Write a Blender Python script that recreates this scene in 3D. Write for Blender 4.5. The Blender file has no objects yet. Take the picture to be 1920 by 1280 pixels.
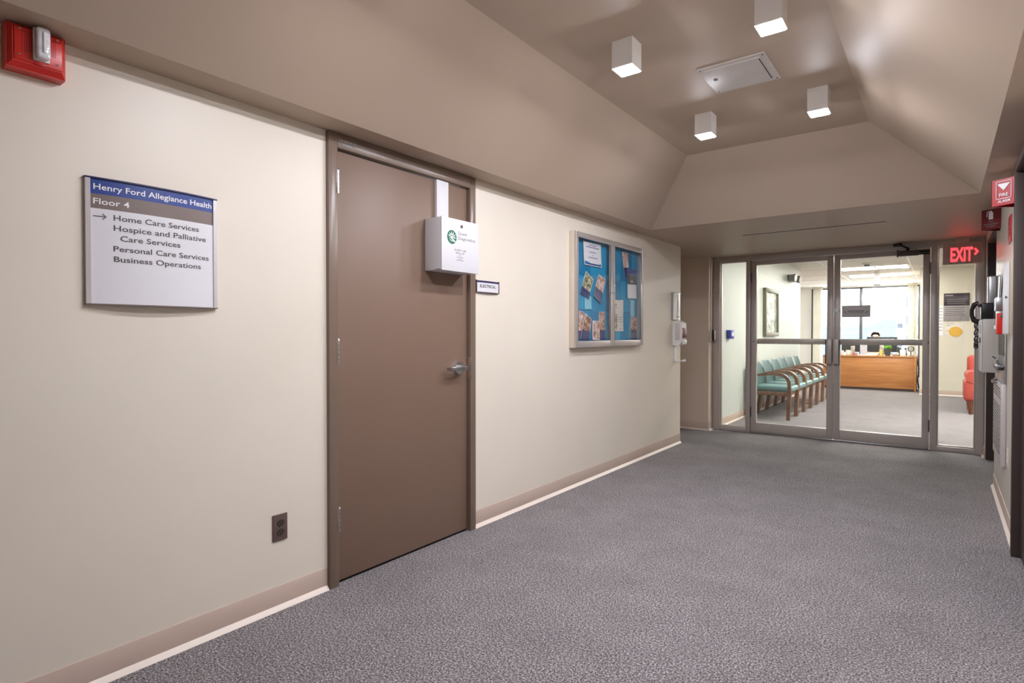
import bpy, bmesh, math, random
from mathutils import Vector, Matrix

random.seed(7)
sc = bpy.context.scene
C = sc.collection
R = math.radians

# ------------------------------------------------------------------ camera, world, exposure
CAM_H = 1.2
cam_d = bpy.data.cameras.new('camera')
cam = bpy.data.objects.new('camera', cam_d)
C.objects.link(cam)
cam.location = (0, 0, CAM_H)
cam.rotation_euler = (R(90 - 0.8), 0, R(36.7))
cam_d.sensor_width = 36.0
cam_d.lens = 36.0 * 1084.0 / 1920.0
cam_d.clip_start = 0.02
cam_d.clip_end = 2000
sc.camera = cam

world = bpy.data.worlds.new('overcast_sky')
sc.world = world
world.use_nodes = True
wn = world.node_tree.nodes
wn['Background'].inputs['Color'].default_value = (0.93, 0.96, 1.0, 1)
wn['Background'].inputs['Strength'].default_value = 9.0

sc.view_settings.view_transform = 'Standard'
sc.view_settings.look = 'None'
sc.view_settings.gamma = 1.0
sc.view_settings.use_curve_mapping = False
sc.view_settings.exposure = 0.0

LAMP = 495.0          # radiance of the corridor downlights
TUBE = 46.0            # radiance of the lobby light panels

# ------------------------------------------------------------------ materials
def lin(c):
    r = []
    for v in c:
        v = v / 255.0
        r.append(v / 12.92 if v <= 0.04045 else ((v + 0.055) / 1.055) ** 2.4)
    return tuple(r) + (1.0,)

def new_mat(name):
    m = bpy.data.materials.new(name)
    m.use_nodes = True
    return m, m.node_tree.nodes, m.node_tree.links, m.node_tree.nodes['Principled BSDF']

def coords(N, L, scale=(1, 1, 1)):
    tc = N.new('ShaderNodeTexCoord')
    mp = N.new('ShaderNodeMapping')
    mp.inputs['Scale'].default_value = scale
    L.new(tc.outputs['Object'], mp.inputs['Vector'])
    return mp.outputs['Vector']

def surf(name, rgb, rough=0.5, metal=0.0, vary=0.05, nscale=6.0, bump=0.0, bscale=180.0, stretch=(1, 1, 1),
         spec=0.5, coat=0.0, detail=4.0):
    """plain coloured surface with procedural mottling and fine relief"""
    m, N, L, P = new_mat(name)
    v = coords(N, L, stretch)
    n = N.new('ShaderNodeTexNoise')
    n.inputs['Scale'].default_value = nscale
    n.inputs['Detail'].default_value = detail
    L.new(v, n.inputs['Vector'])
    rp = N.new('ShaderNodeValToRGB')
    c = lin(rgb)
    rp.color_ramp.elements[0].position = 0.3
    rp.color_ramp.elements[1].position = 0.7
    rp.color_ramp.elements[0].color = tuple(x * (1 - vary) for x in c[:3]) + (1,)
    rp.color_ramp.elements[1].color = tuple(min(1, x * (1 + vary)) for x in c[:3]) + (1,)
    L.new(n.outputs['Fac'], rp.inputs['Fac'])
    L.new(rp.outputs['Color'], P.inputs['Base Color'])
    P.inputs['Roughness'].default_value = rough
    P.inputs['Metallic'].default_value = metal
    P.inputs['Specular IOR Level'].default_value = spec
    P.inputs['Coat Weight'].default_value = coat
    if bump > 0:
        n2 = N.new('ShaderNodeTexNoise')
        n2.inputs['Scale'].default_value = bscale
        n2.inputs['Detail'].default_value = 3
        L.new(v, n2.inputs['Vector'])
        b = N.new('ShaderNodeBump')
        b.inputs['Strength'].default_value = bump
        b.inputs['Distance'].default_value = 0.002
        L.new(n2.outputs['Fac'], b.inputs['Height'])
        L.new(b.outputs['Normal'], P.inputs['Normal'])
    return m

def carpet_mat(name, dark, mid, light):
    m, N, L, P = new_mat(name)
    v = coords(N, L)
    a = N.new('ShaderNodeTexNoise'); a.inputs['Scale'].default_value = 135; a.inputs['Detail'].default_value = 5
    a.inputs['Roughness'].default_value = 0.75
    b = N.new('ShaderNodeTexVoronoi'); b.inputs['Scale'].default_value = 270
    big = N.new('ShaderNodeTexNoise'); big.inputs['Scale'].default_value = 3.0; big.inputs['Detail'].default_value = 6; big.inputs['Roughness'].default_value = 0.75
    for t in (a, b, big): L.new(v, t.inputs['Vector'])
    rp = N.new('ShaderNodeValToRGB')
    e = rp.color_ramp.elements
    e[0].position = 0.40; e[0].color = lin(dark)
    e[1].position = 0.60; e[1].color = lin(light)
    k = e.new(0.5); k.color = lin(mid)
    L.new(a.outputs['Fac'], rp.inputs['Fac'])
    mx = N.new('ShaderNodeMixRGB'); mx.blend_type = 'MULTIPLY'; mx.inputs['Fac'].default_value = 0.5
    L.new(rp.outputs['Color'], mx.inputs['Color1'])
    sep = N.new('ShaderNodeSeparateColor'); L.new(b.outputs['Color'], sep.inputs['Color'])
    mr = N.new('ShaderNodeMapRange'); mr.inputs['To Min'].default_value = 0.45; mr.inputs['To Max'].default_value = 1.55
    L.new(sep.outputs['Red'], mr.inputs['Value'])
    cc = N.new('ShaderNodeCombineColor')
    for s in ('Red', 'Green', 'Blue'): L.new(mr.outputs['Result'], cc.inputs[s])
    L.new(cc.outputs['Color'], mx.inputs['Color2'])
    mx2 = N.new('ShaderNodeMixRGB'); mx2.blend_type = 'MULTIPLY'; mx2.inputs['Fac'].default_value = 1
    mr2 = N.new('ShaderNodeMapRange'); mr2.inputs['From Min'].default_value = 0.3; mr2.inputs['From Max'].default_value = 0.7
    mr2.inputs['To Min'].default_value = 0.84; mr2.inputs['To Max'].default_value = 1.16
    L.new(big.outputs['Fac'], mr2.inputs['Value'])
    cc2 = N.new('ShaderNodeCombineColor')
    for s in ('Red', 'Green', 'Blue'): L.new(mr2.outputs['Result'], cc2.inputs[s])
    L.new(mx.outputs['Color'], mx2.inputs['Color1']); L.new(cc2.outputs['Color'], mx2.inputs['Color2'])
    L.new(mx2.outputs['Color'], P.inputs['Base Color'])
    P.inputs['Roughness'].default_value = 0.95
    P.inputs['Specular IOR Level'].default_value = 0.1
    P.inputs['Sheen Weight'].default_value = 0.15
    bp = N.new('ShaderNodeBump'); bp.inputs['Strength'].default_value = 0.5; bp.inputs['Distance'].default_value = 0.004
    L.new(a.outputs['Fac'], bp.inputs['Height']); L.new(bp.outputs['Normal'], P.inputs['Normal'])
    return m

def wood_mat(name, dark, light, rough=0.4, stretch=(1.5, 14, 14), scale=2.2):
    m, N, L, P = new_mat(name)
    v = coords(N, L, stretch)
    n = N.new('ShaderNodeTexNoise'); n.inputs['Scale'].default_value = scale; n.inputs['Detail'].default_value = 6
    n.inputs['Distortion'].default_value = 0.6
    L.new(v, n.inputs['Vector'])
    rp = N.new('ShaderNodeValToRGB')
    rp.color_ramp.elements[0].position = 0.3; rp.color_ramp.elements[0].color = lin(dark)
    rp.color_ramp.elements[1].position = 0.7; rp.color_ramp.elements[1].color = lin(light)
    L.new(n.outputs['Fac'], rp.inputs['Fac']); L.new(rp.outputs['Color'], P.inputs['Base Color'])
    P.inputs['Roughness'].default_value = rough
    return m

def emit_mat(name, rgb, strength):
    m, N, L, P = new_mat(name)
    P.inputs['Base Color'].default_value = lin(rgb)
    P.inputs['Emission Color'].default_value = lin(rgb)
    P.inputs['Emission Strength'].default_value = strength
    return m

def glass_mat(name, tint=(1, 1, 1), ior=1.45, extra=0.0):
    m = bpy.data.materials.new(name); m.use_nodes = True
    N, L = m.node_tree.nodes, m.node_tree.links
    N.remove(N['Principled BSDF'])
    t = N.new('ShaderNodeBsdfTransparent'); t.inputs['Color'].default_value = tint + (1,)
    g = N.new('ShaderNodeBsdfGlossy'); g.inputs['Roughness'].default_value = 0.01
    f = N.new('ShaderNodeLayerWeight'); f.inputs['Blend'].default_value = 0.5      # Schlick's approximation, the same from both sides
    pw = N.new('ShaderNodeMath'); pw.operation = 'POWER'; pw.inputs[1].default_value = 5.0
    r0 = ((ior - 1) / (ior + 1)) ** 2 + extra
    ma = N.new('ShaderNodeMath'); ma.operation = 'MULTIPLY_ADD'; ma.inputs[1].default_value = 1 - r0; ma.inputs[2].default_value = r0
    mx = N.new('ShaderNodeMixShader')
    L.new(f.outputs['Facing'], pw.inputs[0]); L.new(pw.outputs['Value'], ma.inputs[0]); L.new(ma.outputs['Value'], mx.inputs['Fac'])
    L.new(t.outputs['BSDF'], mx.inputs[1]); L.new(g.outputs['BSDF'], mx.inputs[2])
    L.new(mx.outputs['Shader'], N['Material Output'].inputs['Surface'])
    return m

def photo_mat(name, cols, scale=14.0, seed=0.0):
    """print of blurred shapes in a handful of colours"""
    m, N, L, P = new_mat(name)
    tc = N.new('ShaderNodeTexCoord'); mp = N.new('ShaderNodeMapping')
    mp.inputs['Location'].default_value = (seed, seed * 1.7, seed * 0.6)
    L.new(tc.outputs['Object'], mp.inputs['Vector'])
    n = N.new('ShaderNodeTexNoise'); n.inputs['Scale'].default_value = scale; n.inputs['Detail'].default_value = 5
    n.inputs['Roughness'].default_value = 0.65; n.inputs['Distortion'].default_value = 0.8
    L.new(mp.outputs['Vector'], n.inputs['Vector'])
    rp = N.new('ShaderNodeValToRGB')
    e = rp.color_ramp.elements
    e[0].position = 0.33; e[0].color = lin(cols[0]); e[1].position = 0.68; e[1].color = lin(cols[-1])
    for i, c in enumerate(cols[1:-1]):
        k = e.new(0.33 + 0.35 * (i + 1) / (len(cols) - 1)); k.color = lin(c)
    L.new(n.outputs['Fac'], rp.inputs['Fac']); L.new(rp.outputs['Color'], P.inputs['Base Color'])
    P.inputs['Roughness'].default_value = 0.35
    return m

M = {}
M['wall'] = surf('beige_wall_paint', (230, 221, 206), 0.42, vary=0.015, nscale=2.5, bump=0.06, bscale=260)
M['wall_alcove'] = surf('shaded_wall_paint', (222, 204, 186), 0.45, vary=0.015, nscale=2.5, bump=0.06, bscale=260)  # corridor wall paint with the alcove's shade put into the colour
M['wall_right'] = surf('grey_beige_wall_paint', (206, 198, 186), 0.35, vary=0.015, nscale=2.5, bump=0.06, bscale=260)
M['ceiling'] = surf('taupe_ceiling_paint', (190, 171, 152), 0.5, vary=0.012, nscale=2.0, bump=0.04, bscale=220, spec=0.35)
M['baseboard'] = surf('vinyl_cove_base', (200, 180, 166), 0.4, vary=0.02, nscale=5)
M['baseboard_toe'] = surf('pale_vinyl_edge', (235, 222, 210), 0.4, vary=0.02, nscale=5)
M['carpet'] = carpet_mat('grey_loop_carpet', (52, 49, 51), (112, 107, 109), (186, 179, 180))
M['door_brown'] = surf('brown_door_paint', (128, 104, 88), 0.46, vary=0.02, nscale=3, bump=0.04, bscale=120)
M['frame_brown'] = surf('dark_brown_frame_paint', (122, 104, 90), 0.3, vary=0.02, nscale=3)
M['dark_brown'] = surf('very_dark_brown_paint', (66, 54, 50), 0.45, vary=0.03, nscale=3)
M['gap'] = surf('dark_gap', (24, 20, 18), 0.9, vary=0.05)
M['chrome'] = surf('chrome', (214, 214, 218), 0.14, 1.0, vary=0.02, nscale=8)
M['steel'] = surf('brushed_steel', (186, 188, 194), 0.28, 1.0, vary=0.05, nscale=9, stretch=(2, 2, 40))
M['alum'] = surf('anodised_aluminium', (196, 190, 186), 0.34, 0.5, vary=0.03, nscale=6, stretch=(1, 1, 12))
M['sign_alum'] = surf('satin_light_aluminium', (206, 200, 200), 0.4, 0.3, vary=0.02, nscale=6, stretch=(1, 1, 12))
M['store_alum'] = surf('storefront_aluminium', (192, 184, 178), 0.38, 0.2, vary=0.03, nscale=5, stretch=(1, 1, 10))
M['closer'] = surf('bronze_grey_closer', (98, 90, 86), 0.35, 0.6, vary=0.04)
M['black_metal'] = surf('blackened_metal', (44, 40, 42), 0.4, 0.5, vary=0.05)
M['black_plastic'] = surf('black_plastic', (26, 24, 27), 0.32, vary=0.05)
M['grey_plastic'] = surf('grey_plastic', (120, 120, 122), 0.4, vary=0.03)
M['white_plastic'] = surf('white_plastic', (236, 234, 232), 0.32, vary=0.015)
M['cream_plastic'] = surf('cream_plastic', (222, 210, 192), 0.35, vary=0.02)
M['box_white'] = surf('white_powder_coat', (220, 219, 223), 0.45, vary=0.01, nscale=4)
M['box_grey'] = surf('warm_grey_enamel', (196, 190, 180), 0.34, vary=0.015)
M['box_tan'] = surf('tan_enamel', (206, 190, 164), 0.38, vary=0.02)
M['red'] = surf('red_alarm_plastic', (208, 44, 36), 0.32, vary=0.03)
M['red_dark'] = surf('red_sign_plastic', (178, 18, 28), 0.35, vary=0.03)
M['maroon'] = surf('maroon_sign_plastic', (112, 22, 30), 0.35, vary=0.03)
M['hole'] = surf('dark_red_perforation', (90, 12, 12), 0.7, vary=0.05)
M['lens'] = surf('clear_strobe_lens', (232, 232, 238), 0.08, 0.0, vary=0.12, nscale=60, coat=0.5)
M['navy'] = surf('navy_print', (44, 70, 146), 0.35, vary=0.03)
M['navy_dark'] = surf('navy_edge', (38, 36, 84), 0.35, vary=0.03)
M['sign_brown'] = surf('taupe_print', (124, 110, 104), 0.38, vary=0.02)
M['sign_white'] = surf('white_sign_face', (226, 225, 230), 0.32, vary=0.01)
M['ink_white'] = surf('white_ink', (240, 240, 242), 0.4, vary=0.01)
M['ink_grey'] = surf('charcoal_ink', (84, 80, 82), 0.5, vary=0.03)
M['ink_light'] = surf('grey_ink', (140, 140, 145), 0.5, vary=0.03)
M['ink_blue'] = surf('slate_blue_ink', (96, 104, 160), 0.5, vary=0.03)
M['logo_green'] = surf('green_logo_ink', (24, 110, 84), 0.4, vary=0.03)
M['paper'] = surf('white_paper', (238, 236, 238), 0.6, vary=0.01)
M['paper_warm'] = surf('cream_paper', (232, 224, 212), 0.6, vary=0.02)
M['brochure_navy'] = surf('navy_brochure_print', (46, 56, 112), 0.3, vary=0.08, nscale=30)
M['brochure_slate'] = surf('slate_brochure_print', (86, 88, 120), 0.3, vary=0.1, nscale=30)
M['brochure_char'] = surf('charcoal_brochure_print', (74, 76, 84), 0.35, vary=0.06, nscale=30)
M['blue_a'] = surf('teal_blue_paper', (28, 142, 186), 0.5, vary=0.03)
M['blue_b'] = surf('bright_blue_paper', (40, 156, 198), 0.5, vary=0.03)
M['blue_c'] = surf('deep_blue_paper', (22, 128, 174), 0.5, vary=0.03)
M['photo_people'] = photo_mat('family_photo_print', [(70, 48, 44), (150, 96, 76), (224, 190, 170), (240, 232, 226)], 26, 1.3)
M['photo_people2'] = photo_mat('portrait_photo_print', [(80, 52, 50), (190, 140, 118), (232, 205, 190), (246, 240, 236)], 22, 4.1)
M['photo_green'] = photo_mat('garden_photo_print', [(50, 58, 38), (120, 120, 82), (206, 200, 164), (244, 240, 226)], 30, 7.7)
M['photo_land'] = photo_mat('landscape_photo_print', [(96, 80, 60), (166, 150, 124), (220, 214, 204), (236, 236, 238)], 18, 2.2)
M['art'] = photo_mat('abstract_green_art', [(70, 78, 56), (142, 150, 128), (196, 202, 190), (226, 228, 222)], 7, 3.3)
M['glass'] = glass_mat('clear_glass', (0.985, 0.992, 0.988))
M['glass_case'] = glass_mat('case_glass', (0.99, 0.995, 1.0))
M['acrylic'] = glass_mat('clear_acrylic', (0.9, 0.92, 0.93), 1.5, 0.06)
M['lamp_body'] = surf('white_lamp_housing', (226, 222, 216), 0.4, vary=0.015)
M['lamp_on'] = emit_mat('lit_downlight_diffuser', (246, 246, 255), LAMP)
M['tube_on'] = emit_mat('lit_fluorescent_diffuser', (255, 252, 246), TUBE)
M['exit_on'] = emit_mat('lit_red_letters', (255, 40, 46), 6.0)
M['exit_body'] = surf('brushed_bronze_sign', (206, 180, 168), 0.45, 0.0, vary=0.04)
M['panel_white'] = surf('off_white_access_panel', (206, 200, 194), 0.45, vary=0.05, nscale=9)
M['lobby_wall'] = surf('pale_green_wall_paint', (202, 209, 202), 0.42, vary=0.01, nscale=2)
M['lobby_cream'] = surf('cream_lobby_paint', (222, 216, 199), 0.45, vary=0.015, nscale=2)
M['lobby_white'] = surf('white_lobby_paint', (243, 241, 236), 0.45, vary=0.012, nscale=2)
M['lobby_ceiling'] = surf('acoustic_ceiling', (226, 220, 208), 0.8, vary=0.03, nscale=60, bump=0.2, bscale=90)
M['tbar'] = surf('white_ceiling_grid', (236, 232, 224), 0.45, vary=0.01)
M['teal'] = surf('teal_vinyl_upholstery', (104, 142, 142), 0.42, vary=0.04, nscale=10, bump=0.1, bscale=240)
M['chair_wood'] = wood_mat('brown_beech', (104, 74, 56), (138, 102, 78), 0.38, (3, 10, 3), 4)
M['desk_wood'] = wood_mat('honey_maple', (174, 112, 60), (206, 144, 86), 0.35, (1.2, 10, 16), 2.0)
M['red_fabric'] = surf('coral_red_upholstery', (168, 68, 56), 0.75, vary=0.06, nscale=18, bump=0.2, bscale=300)
M['leg_wood'] = wood_mat('walnut', (84, 48, 34), (118, 70, 48), 0.4, (6, 6, 1.5), 5)
M['art_frame'] = surf('olive_grey_frame', (120, 118, 100), 0.4, vary=0.04, nscale=12)
M['blind'] = surf('cream_blind_vane', (214, 208, 192), 0.6, vary=0.03)
M['win_frame'] = surf('dark_window_frame', (92, 94, 100), 0.35, 0.4, vary=0.03)
M['blue_box'] = surf('royal_blue_plastic', (50, 68, 170), 0.35, vary=0.04)
M['bezel'] = surf('dark_grey_monitor', (62, 68, 70), 0.45, vary=0.03)
M['plant'] = surf('fresh_green_leaf', (122, 190, 48), 0.5, vary=0.2, nscale=30)
M['pot'] = surf('dark_grey_pot', (74, 76, 72), 0.5, vary=0.04)
M['soil'] = surf('potting_soil', (52, 40, 32), 0.95, vary=0.2, nscale=60)
M['yellow'] = surf('pale_yellow_drink', (226, 216, 110), 0.35, vary=0.05)
M['manila'] = surf('manila_folder', (226, 188, 146), 0.6, vary=0.03)
M['glass_sign'] = surf('pale_grey_sign', (206, 204, 204), 0.45, vary=0.02)
M['gold'] = surf('gold_foil', (222, 174, 70), 0.35, 0.35, vary=0.1, nscale=40)
M['plaque_dark'] = surf('dark_plum_plaque', (58, 48, 58), 0.35, vary=0.04)
M['plaque_grey'] = surf('grey_plaque', (150, 144, 144), 0.4, 0.0, vary=0.03)
M['pattern'] = photo_mat('black_white_floral_fabric', [(30, 28, 32), (70, 66, 72), (196, 190, 190), (240, 238, 238)], 32, 5.5)
M['skin'] = surf('skin', (226, 176, 152), 0.5, vary=0.04, nscale=14)
M['hair'] = surf('dark_brown_hair', (58, 40, 32), 0.45, vary=0.25, nscale=50, stretch=(1, 1, 0.2))
M['shirt'] = surf('grey_blue_knit', (96, 108, 128), 0.8, vary=0.08, nscale=40)
M['trousers'] = surf('black_cloth', (40, 40, 46), 0.8, vary=0.08, nscale=40)
M['hill'] = surf('hazed_hillside', (76, 94, 110), 0.95, vary=0.3, nscale=0.05)  # blue haze of distance put into the base colour
M['city'] = surf('pale_concrete', (146, 148, 157), 0.9, vary=0.08, nscale=0.2)
M['city_win'] = surf('blue_grey_glazing', (92, 98, 112), 0.6, vary=0.1, nscale=0.5)
M['burgundy'] = surf('burgundy_label', (112, 34, 56), 0.4, vary=0.05)
M['clearish'] = surf('frosted_plastic', (214, 206, 202), 0.25, vary=0.06, nscale=25)

# ------------------------------------------------------------------ mesh helpers
class MB:
    def __init__(self): self.bm = bmesh.new()
    def box(self, lo, hi, bevel=0.0, seg=2):
        lo, hi = [min(a, b) for a, b in zip(lo, hi)], [max(a, b) for a, b in zip(lo, hi)]
        c = [(a + b) / 2 for a, b in zip(lo, hi)]; s = [b - a for a, b in zip(lo, hi)]
        r = bmesh.ops.create_cube(self.bm, size=1.0, matrix=Matrix.Translation(c) @ Matrix.Diagonal((s[0], s[1], s[2], 1)))
        if bevel > 0:
            es = list({e for v in r['verts'] for e in v.link_edges})
            bmesh.ops.bevel(self.bm, geom=es, offset=min(bevel, min(s) * 0.49), segments=seg, profile=0.5, affect='EDGES')
        return self
    def cyl(self, p0, p1, r, r2=None, seg=20, cap=True):
        p0, p1 = Vector(p0), Vector(p1); d = p1 - p0
        q = d.to_track_quat('Z', 'Y').to_matrix().to_4x4()
        bmesh.ops.create_cone(self.bm, cap_ends=cap, cap_tris=False, segments=seg, radius1=r, radius2=r if r2 is None else r2,
                              depth=d.length, matrix=Matrix.Translation((p0 + p1) / 2) @ q)
        return self
    def sphere(self, c, r, sx=1, sy=1, sz=1, u=16, v=10):
        bmesh.ops.create_uvsphere(self.bm, u_segments=u, v_segments=v, radius=r,
                                  matrix=Matrix.Translation(c) @ Matrix.Diagonal((sx, sy, sz, 1)))
        return self
    def poly(self, pts):
        vs = [self.bm.verts.new(p) for p in pts]
        self.bm.faces.new(vs); return self
    def prism(self, a, b):
        """two equal rings of points joined into a closed solid"""
        va = [self.bm.verts.new(p) for p in a]; vb = [self.bm.verts.new(p) for p in b]
        n = len(a)
        self.bm.faces.new(va[::-1]); self.bm.faces.new(vb)
        for i in range(n):
            self.bm.faces.new((va[i], va[(i + 1) % n], vb[(i + 1) % n], vb[i]))
        return self
    def tube(self, pts, r, seg=8):
        pts = [Vector(p) for p in pts]; rings = []
        up = Vector((0.31, 0.77, 0.55))
        for i, p in enumerate(pts):
            d = (pts[min(i + 1, len(pts) - 1)] - pts[max(i - 1, 0)]).normalized()
            a = d.cross(up).normalized(); b = d.cross(a).normalized()
            rr = r[i] if isinstance(r, (list, tuple)) else r
            rings.append([self.bm.verts.new(p + (a * math.cos(t) + b * math.sin(t)) * rr)
                          for t in [2 * math.pi * k / seg for k in range(seg)]])
        for i in range(len(rings) - 1):
            for k in range(seg):
                self.bm.faces.new((rings[i][k], rings[i][(k + 1) % seg], rings[i + 1][(k + 1) % seg], rings[i + 1][k]))
        self.bm.faces.new(rings[0][::-1]); self.bm.faces.new(rings[-1])
        return self
    def band(self, path, th, y0, y1):
        """flat strip of thickness th swept along a path in the xz plane, y0..y1 wide"""
        P = [Vector((p[0], p[1])) for p in path]; out, inn = [], []
        for i, p in enumerate(P):
            d = (P[min(i + 1, len(P) - 1)] - P[max(i - 1, 0)]).normalized(); n = Vector((-d.y, d.x))
            t = th[i] if isinstance(th, (list, tuple)) else th
            out.append(p + n * t / 2); inn.append(p - n * t / 2)
        rows = []
        for o, i in zip(out, inn):
            rows.append([self.bm.verts.new((o.x, y0, o.y)), self.bm.verts.new((o.x, y1, o.y)),
                         self.bm.verts.new((i.x, y1, i.y)), self.bm.verts.new((i.x, y0, i.y))])
        for a, b in zip(rows, rows[1:]):
            for k in range(4): self.bm.faces.new((a[k], a[(k + 1) % 4], b[(k + 1) % 4], b[k]))
        self.bm.faces.new(rows[0][::-1]); self.bm.faces.new(rows[-1])
        return self
    def lathe(self, prof, c, seg=24):
        """profile of (radius, height) about a vertical axis at c"""
        rings = []
        for r, h in prof:
            if r < 1e-5: rings.append([self.bm.verts.new((c[0], c[1], c[2] + h))])
            else: rings.append([self.bm.verts.new((c[0] + r * math.cos(2 * math.pi * k / seg), c[1] + r * math.sin(2 * math.pi * k / seg), c[2] + h)) for k in range(seg)])
        for a, b in zip(rings, rings[1:]):
            for k in range(seg):
                q = [a[k % len(a)], a[(k + 1) % len(a)], b[(k + 1) % len(b)], b[k % len(b)]]
                u = []
                for v in q:
                    if v not in u: u.append(v)
                if len(u) > 2: self.bm.faces.new(u)
        return self
    def xform(self, mat):
        bmesh.ops.transform(self.bm, matrix=mat, verts=self.bm.verts[:]); return self

def wloc(o):
    v = Vector((0, 0, 0))
    while o is not None:
        v = v + o.location; o = o.parent
    return v

def O(name, mb, mat, parent=None, local=False, kind=None):
    """link the collected shapes as ONE mesh object; world coordinates unless local"""
    bm = mb.bm
    if parent is not None and not local:
        bmesh.ops.translate(bm, verts=bm.verts[:], vec=-wloc(parent))
    bmesh.ops.recalc_face_normals(bm, faces=bm.faces[:])
    me = bpy.data.meshes.new(name); bm.to_mesh(me); bm.free()
    for p in me.polygons: p.use_smooth = True
    me.set_sharp_from_angle(angle=R(34))
    if mat: me.materials.append(M[mat] if isinstance(mat, str) else mat)
    o = bpy.data.objects.new(name, me); C.objects.link(o)
    if parent is not None: o.parent = parent
    if kind: o['kind'] = kind
    return o

def bx(lo, hi, bevel=0.0, seg=2): return MB().box(lo, hi, bevel, seg)

def tag(o, label, cat, group=None):
    o['label'] = label; o['category'] = cat
    if group: o['group'] = group
    return o

def thing(name, label, cat, loc=(0, 0, 0), group=None):
    o = bpy.data.objects.new(name, None); C.objects.link(o)
    o.location = loc; o.empty_display_size = 0.1
    return tag(o, label, cat, group)

def struct(name, mb, mat, label, cat, parent=None):
    o = O(name, mb, mat, parent)
    if parent is None:
        o['kind'] = 'structure'; tag(o, label, cat)
    return o

def sroot(name, label, cat, loc=(0, 0, 0)):
    o = thing(name, label, cat, loc); o['kind'] = 'structure'; return o

def tree_copy(o, parent=None):
    c = o.copy(); C.objects.link(c); c.parent = parent
    for ch in list(o.children): tree_copy(ch, c)
    return c

XL, XR, YG = -2.31, 0.33, 7.335          # left wall, right wall, glazing face
ZS = 2.145                               # soffit height
F_left = lambda u, v, w: (XL + w, u, v)                  # u = y, v = z, w = out of the left wall
F_right = lambda u, v, w: (XR - w, -u, v)                # u = -y
def F_y(y0): return lambda u, v, w: (u, y0 - w, v)       # faces the corridor

_caps = {}
def text(s, fr, u, v, cap, mat, parent, width=None, align='L', w=0.0, bold=0.0, warp=None, thick=0.0004, shear=0.0, name='lettering'):
    """a line of lettering as thin relief; cap = capital height, width fits the line"""
    cu = bpy.data.curves.new('t', 'FONT'); cu.body = s; cu.size = 1.0; cu.offset = bold; cu.resolution_u = 3
    cu.shear = shear
    ob = bpy.data.objects.new('t', cu); C.objects.link(ob)
    dg = bpy.context.evaluated_depsgraph_get(); dg.update()
    me = bpy.data.meshes.new_from_object(ob.evaluated_get(dg))
    bm = bmesh.new(); bm.from_mesh(me)
    bpy.data.objects.remove(ob); bpy.data.curves.remove(cu); bpy.data.meshes.remove(me)
    bmesh.ops.remove_doubles(bm, verts=bm.verts[:], dist=1e-5)
    xs = [q.co.x for q in bm.verts]; x0, x1 = min(xs), max(xs)
    sy = cap / 0.729; sx = sy if width is None else width / (x1 - x0)
    W = (x1 - x0) * sx
    off = {'L': 0, 'C': -W / 2, 'R': -W}[align]
    for q in bm.verts:
        uu = u + off + (q.co.x - x0) * sx; vv = v + q.co.y * sy
        q.co = fr(uu, vv, w + thick + (warp(uu) if warp else 0))
    m = MB(); m.bm.free(); m.bm = bm
    return O(name, m, mat, parent)

def lines(fr, rows, mat, parent, w, name='print_lines', h=0.004):
    """rows of (u0, u1, v): illegible small print, as thin strips"""
    m = MB()
    for r in rows:
        hh = r[3] if len(r) > 3 else h
        a = [fr(r[0], r[2] - hh / 2, w), fr(r[1], r[2] - hh / 2, w), fr(r[1], r[2] + hh / 2, w), fr(r[0], r[2] + hh / 2, w)]
        b = [fr(r[0], r[2] - hh / 2, w + 0.0003), fr(r[1], r[2] - hh / 2, w + 0.0003), fr(r[1], r[2] + hh / 2, w + 0.0003), fr(r[0], r[2] + hh / 2, w + 0.0003)]
        m.prism(a, b)
    return O(name, m, mat, parent, kind='stuff')

def fbox(fr, u0, u1, v0, v1, w0, w1, bevel=0.0, seg=2, m=None):
    m = m or MB()
    a, b = fr(u0, v0, w0), fr(u1, v1, w1)
    m.box(a, b, bevel, seg); return m

def fpoly(fr, pts, w0, w1, m=None):
    m = m or MB()
    m.prism([fr(p[0], p[1], w0) for p in pts], [fr(p[0], p[1], w1) for p in pts]); return m

def circle(u, v, r, n=24, ry=None): return [(u + r * math.cos(2 * math.pi * k / n), v + (ry or r) * math.sin(2 * math.pi * k / n)) for k in range(n)]

# ------------------------------------------------------------------ the setting: corridor
struct('floor', bx((-5, -3.2, -0.06), (3.4, 18.2, 0)), 'carpet', 'speckled grey carpet running from the corridor into the lobby', 'carpet')

DY0, DY1, DZ = 1.703, 2.646, 2.068      # brown door leaf
m = MB().box((XL - 0.14, -3.1, 0), (XL, DY0 - 0.005, ZS + 0.02)).box((XL - 0.14, DY1 + 0.005, 0), (XL, 6.19, ZS + 0.02))
m.box((XL - 0.14, DY0 - 0.005, DZ + 0.006), (XL, DY1 + 0.005, ZS + 0.02))
struct('wall_left', m, 'wall', 'long beige corridor wall with the brown electrical door', 'wall')
struct('wall_alcove', bx((-4.4, 7.163, 0), (-2.315, 7.42, ZS + 0.02)), 'wall_alcove', 'short shade toned beige wall in the alcove beside the glass doors', 'wall')
struct('wall_alcove_end', bx((-4.4, 6.05, 0), (-4.25, 7.163, ZS + 0.02)), 'wall_alcove', 'shade toned beige end wall of the side alcove', 'wall')
struct('wall_alcove_near', bx((-4.4, 6.05, 0), (XL - 0.14, 6.19, ZS + 0.02)), 'wall_alcove', 'shade toned beige near wall of the side alcove', 'wall')
m = MB().box((XR, 4.15, 0), (XR + 0.5, 5.90, ZS + 0.02)).box((XR, -3.1, 0), (XR + 0.5, 3.1, ZS + 0.02)).box((XR, 3.1, 2.07), (XR + 0.5, 4.15, ZS + 0.02))
m.box((XR + 0.2, 3.1, 0), (XR + 0.5, 4.15, 2.07))
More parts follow.
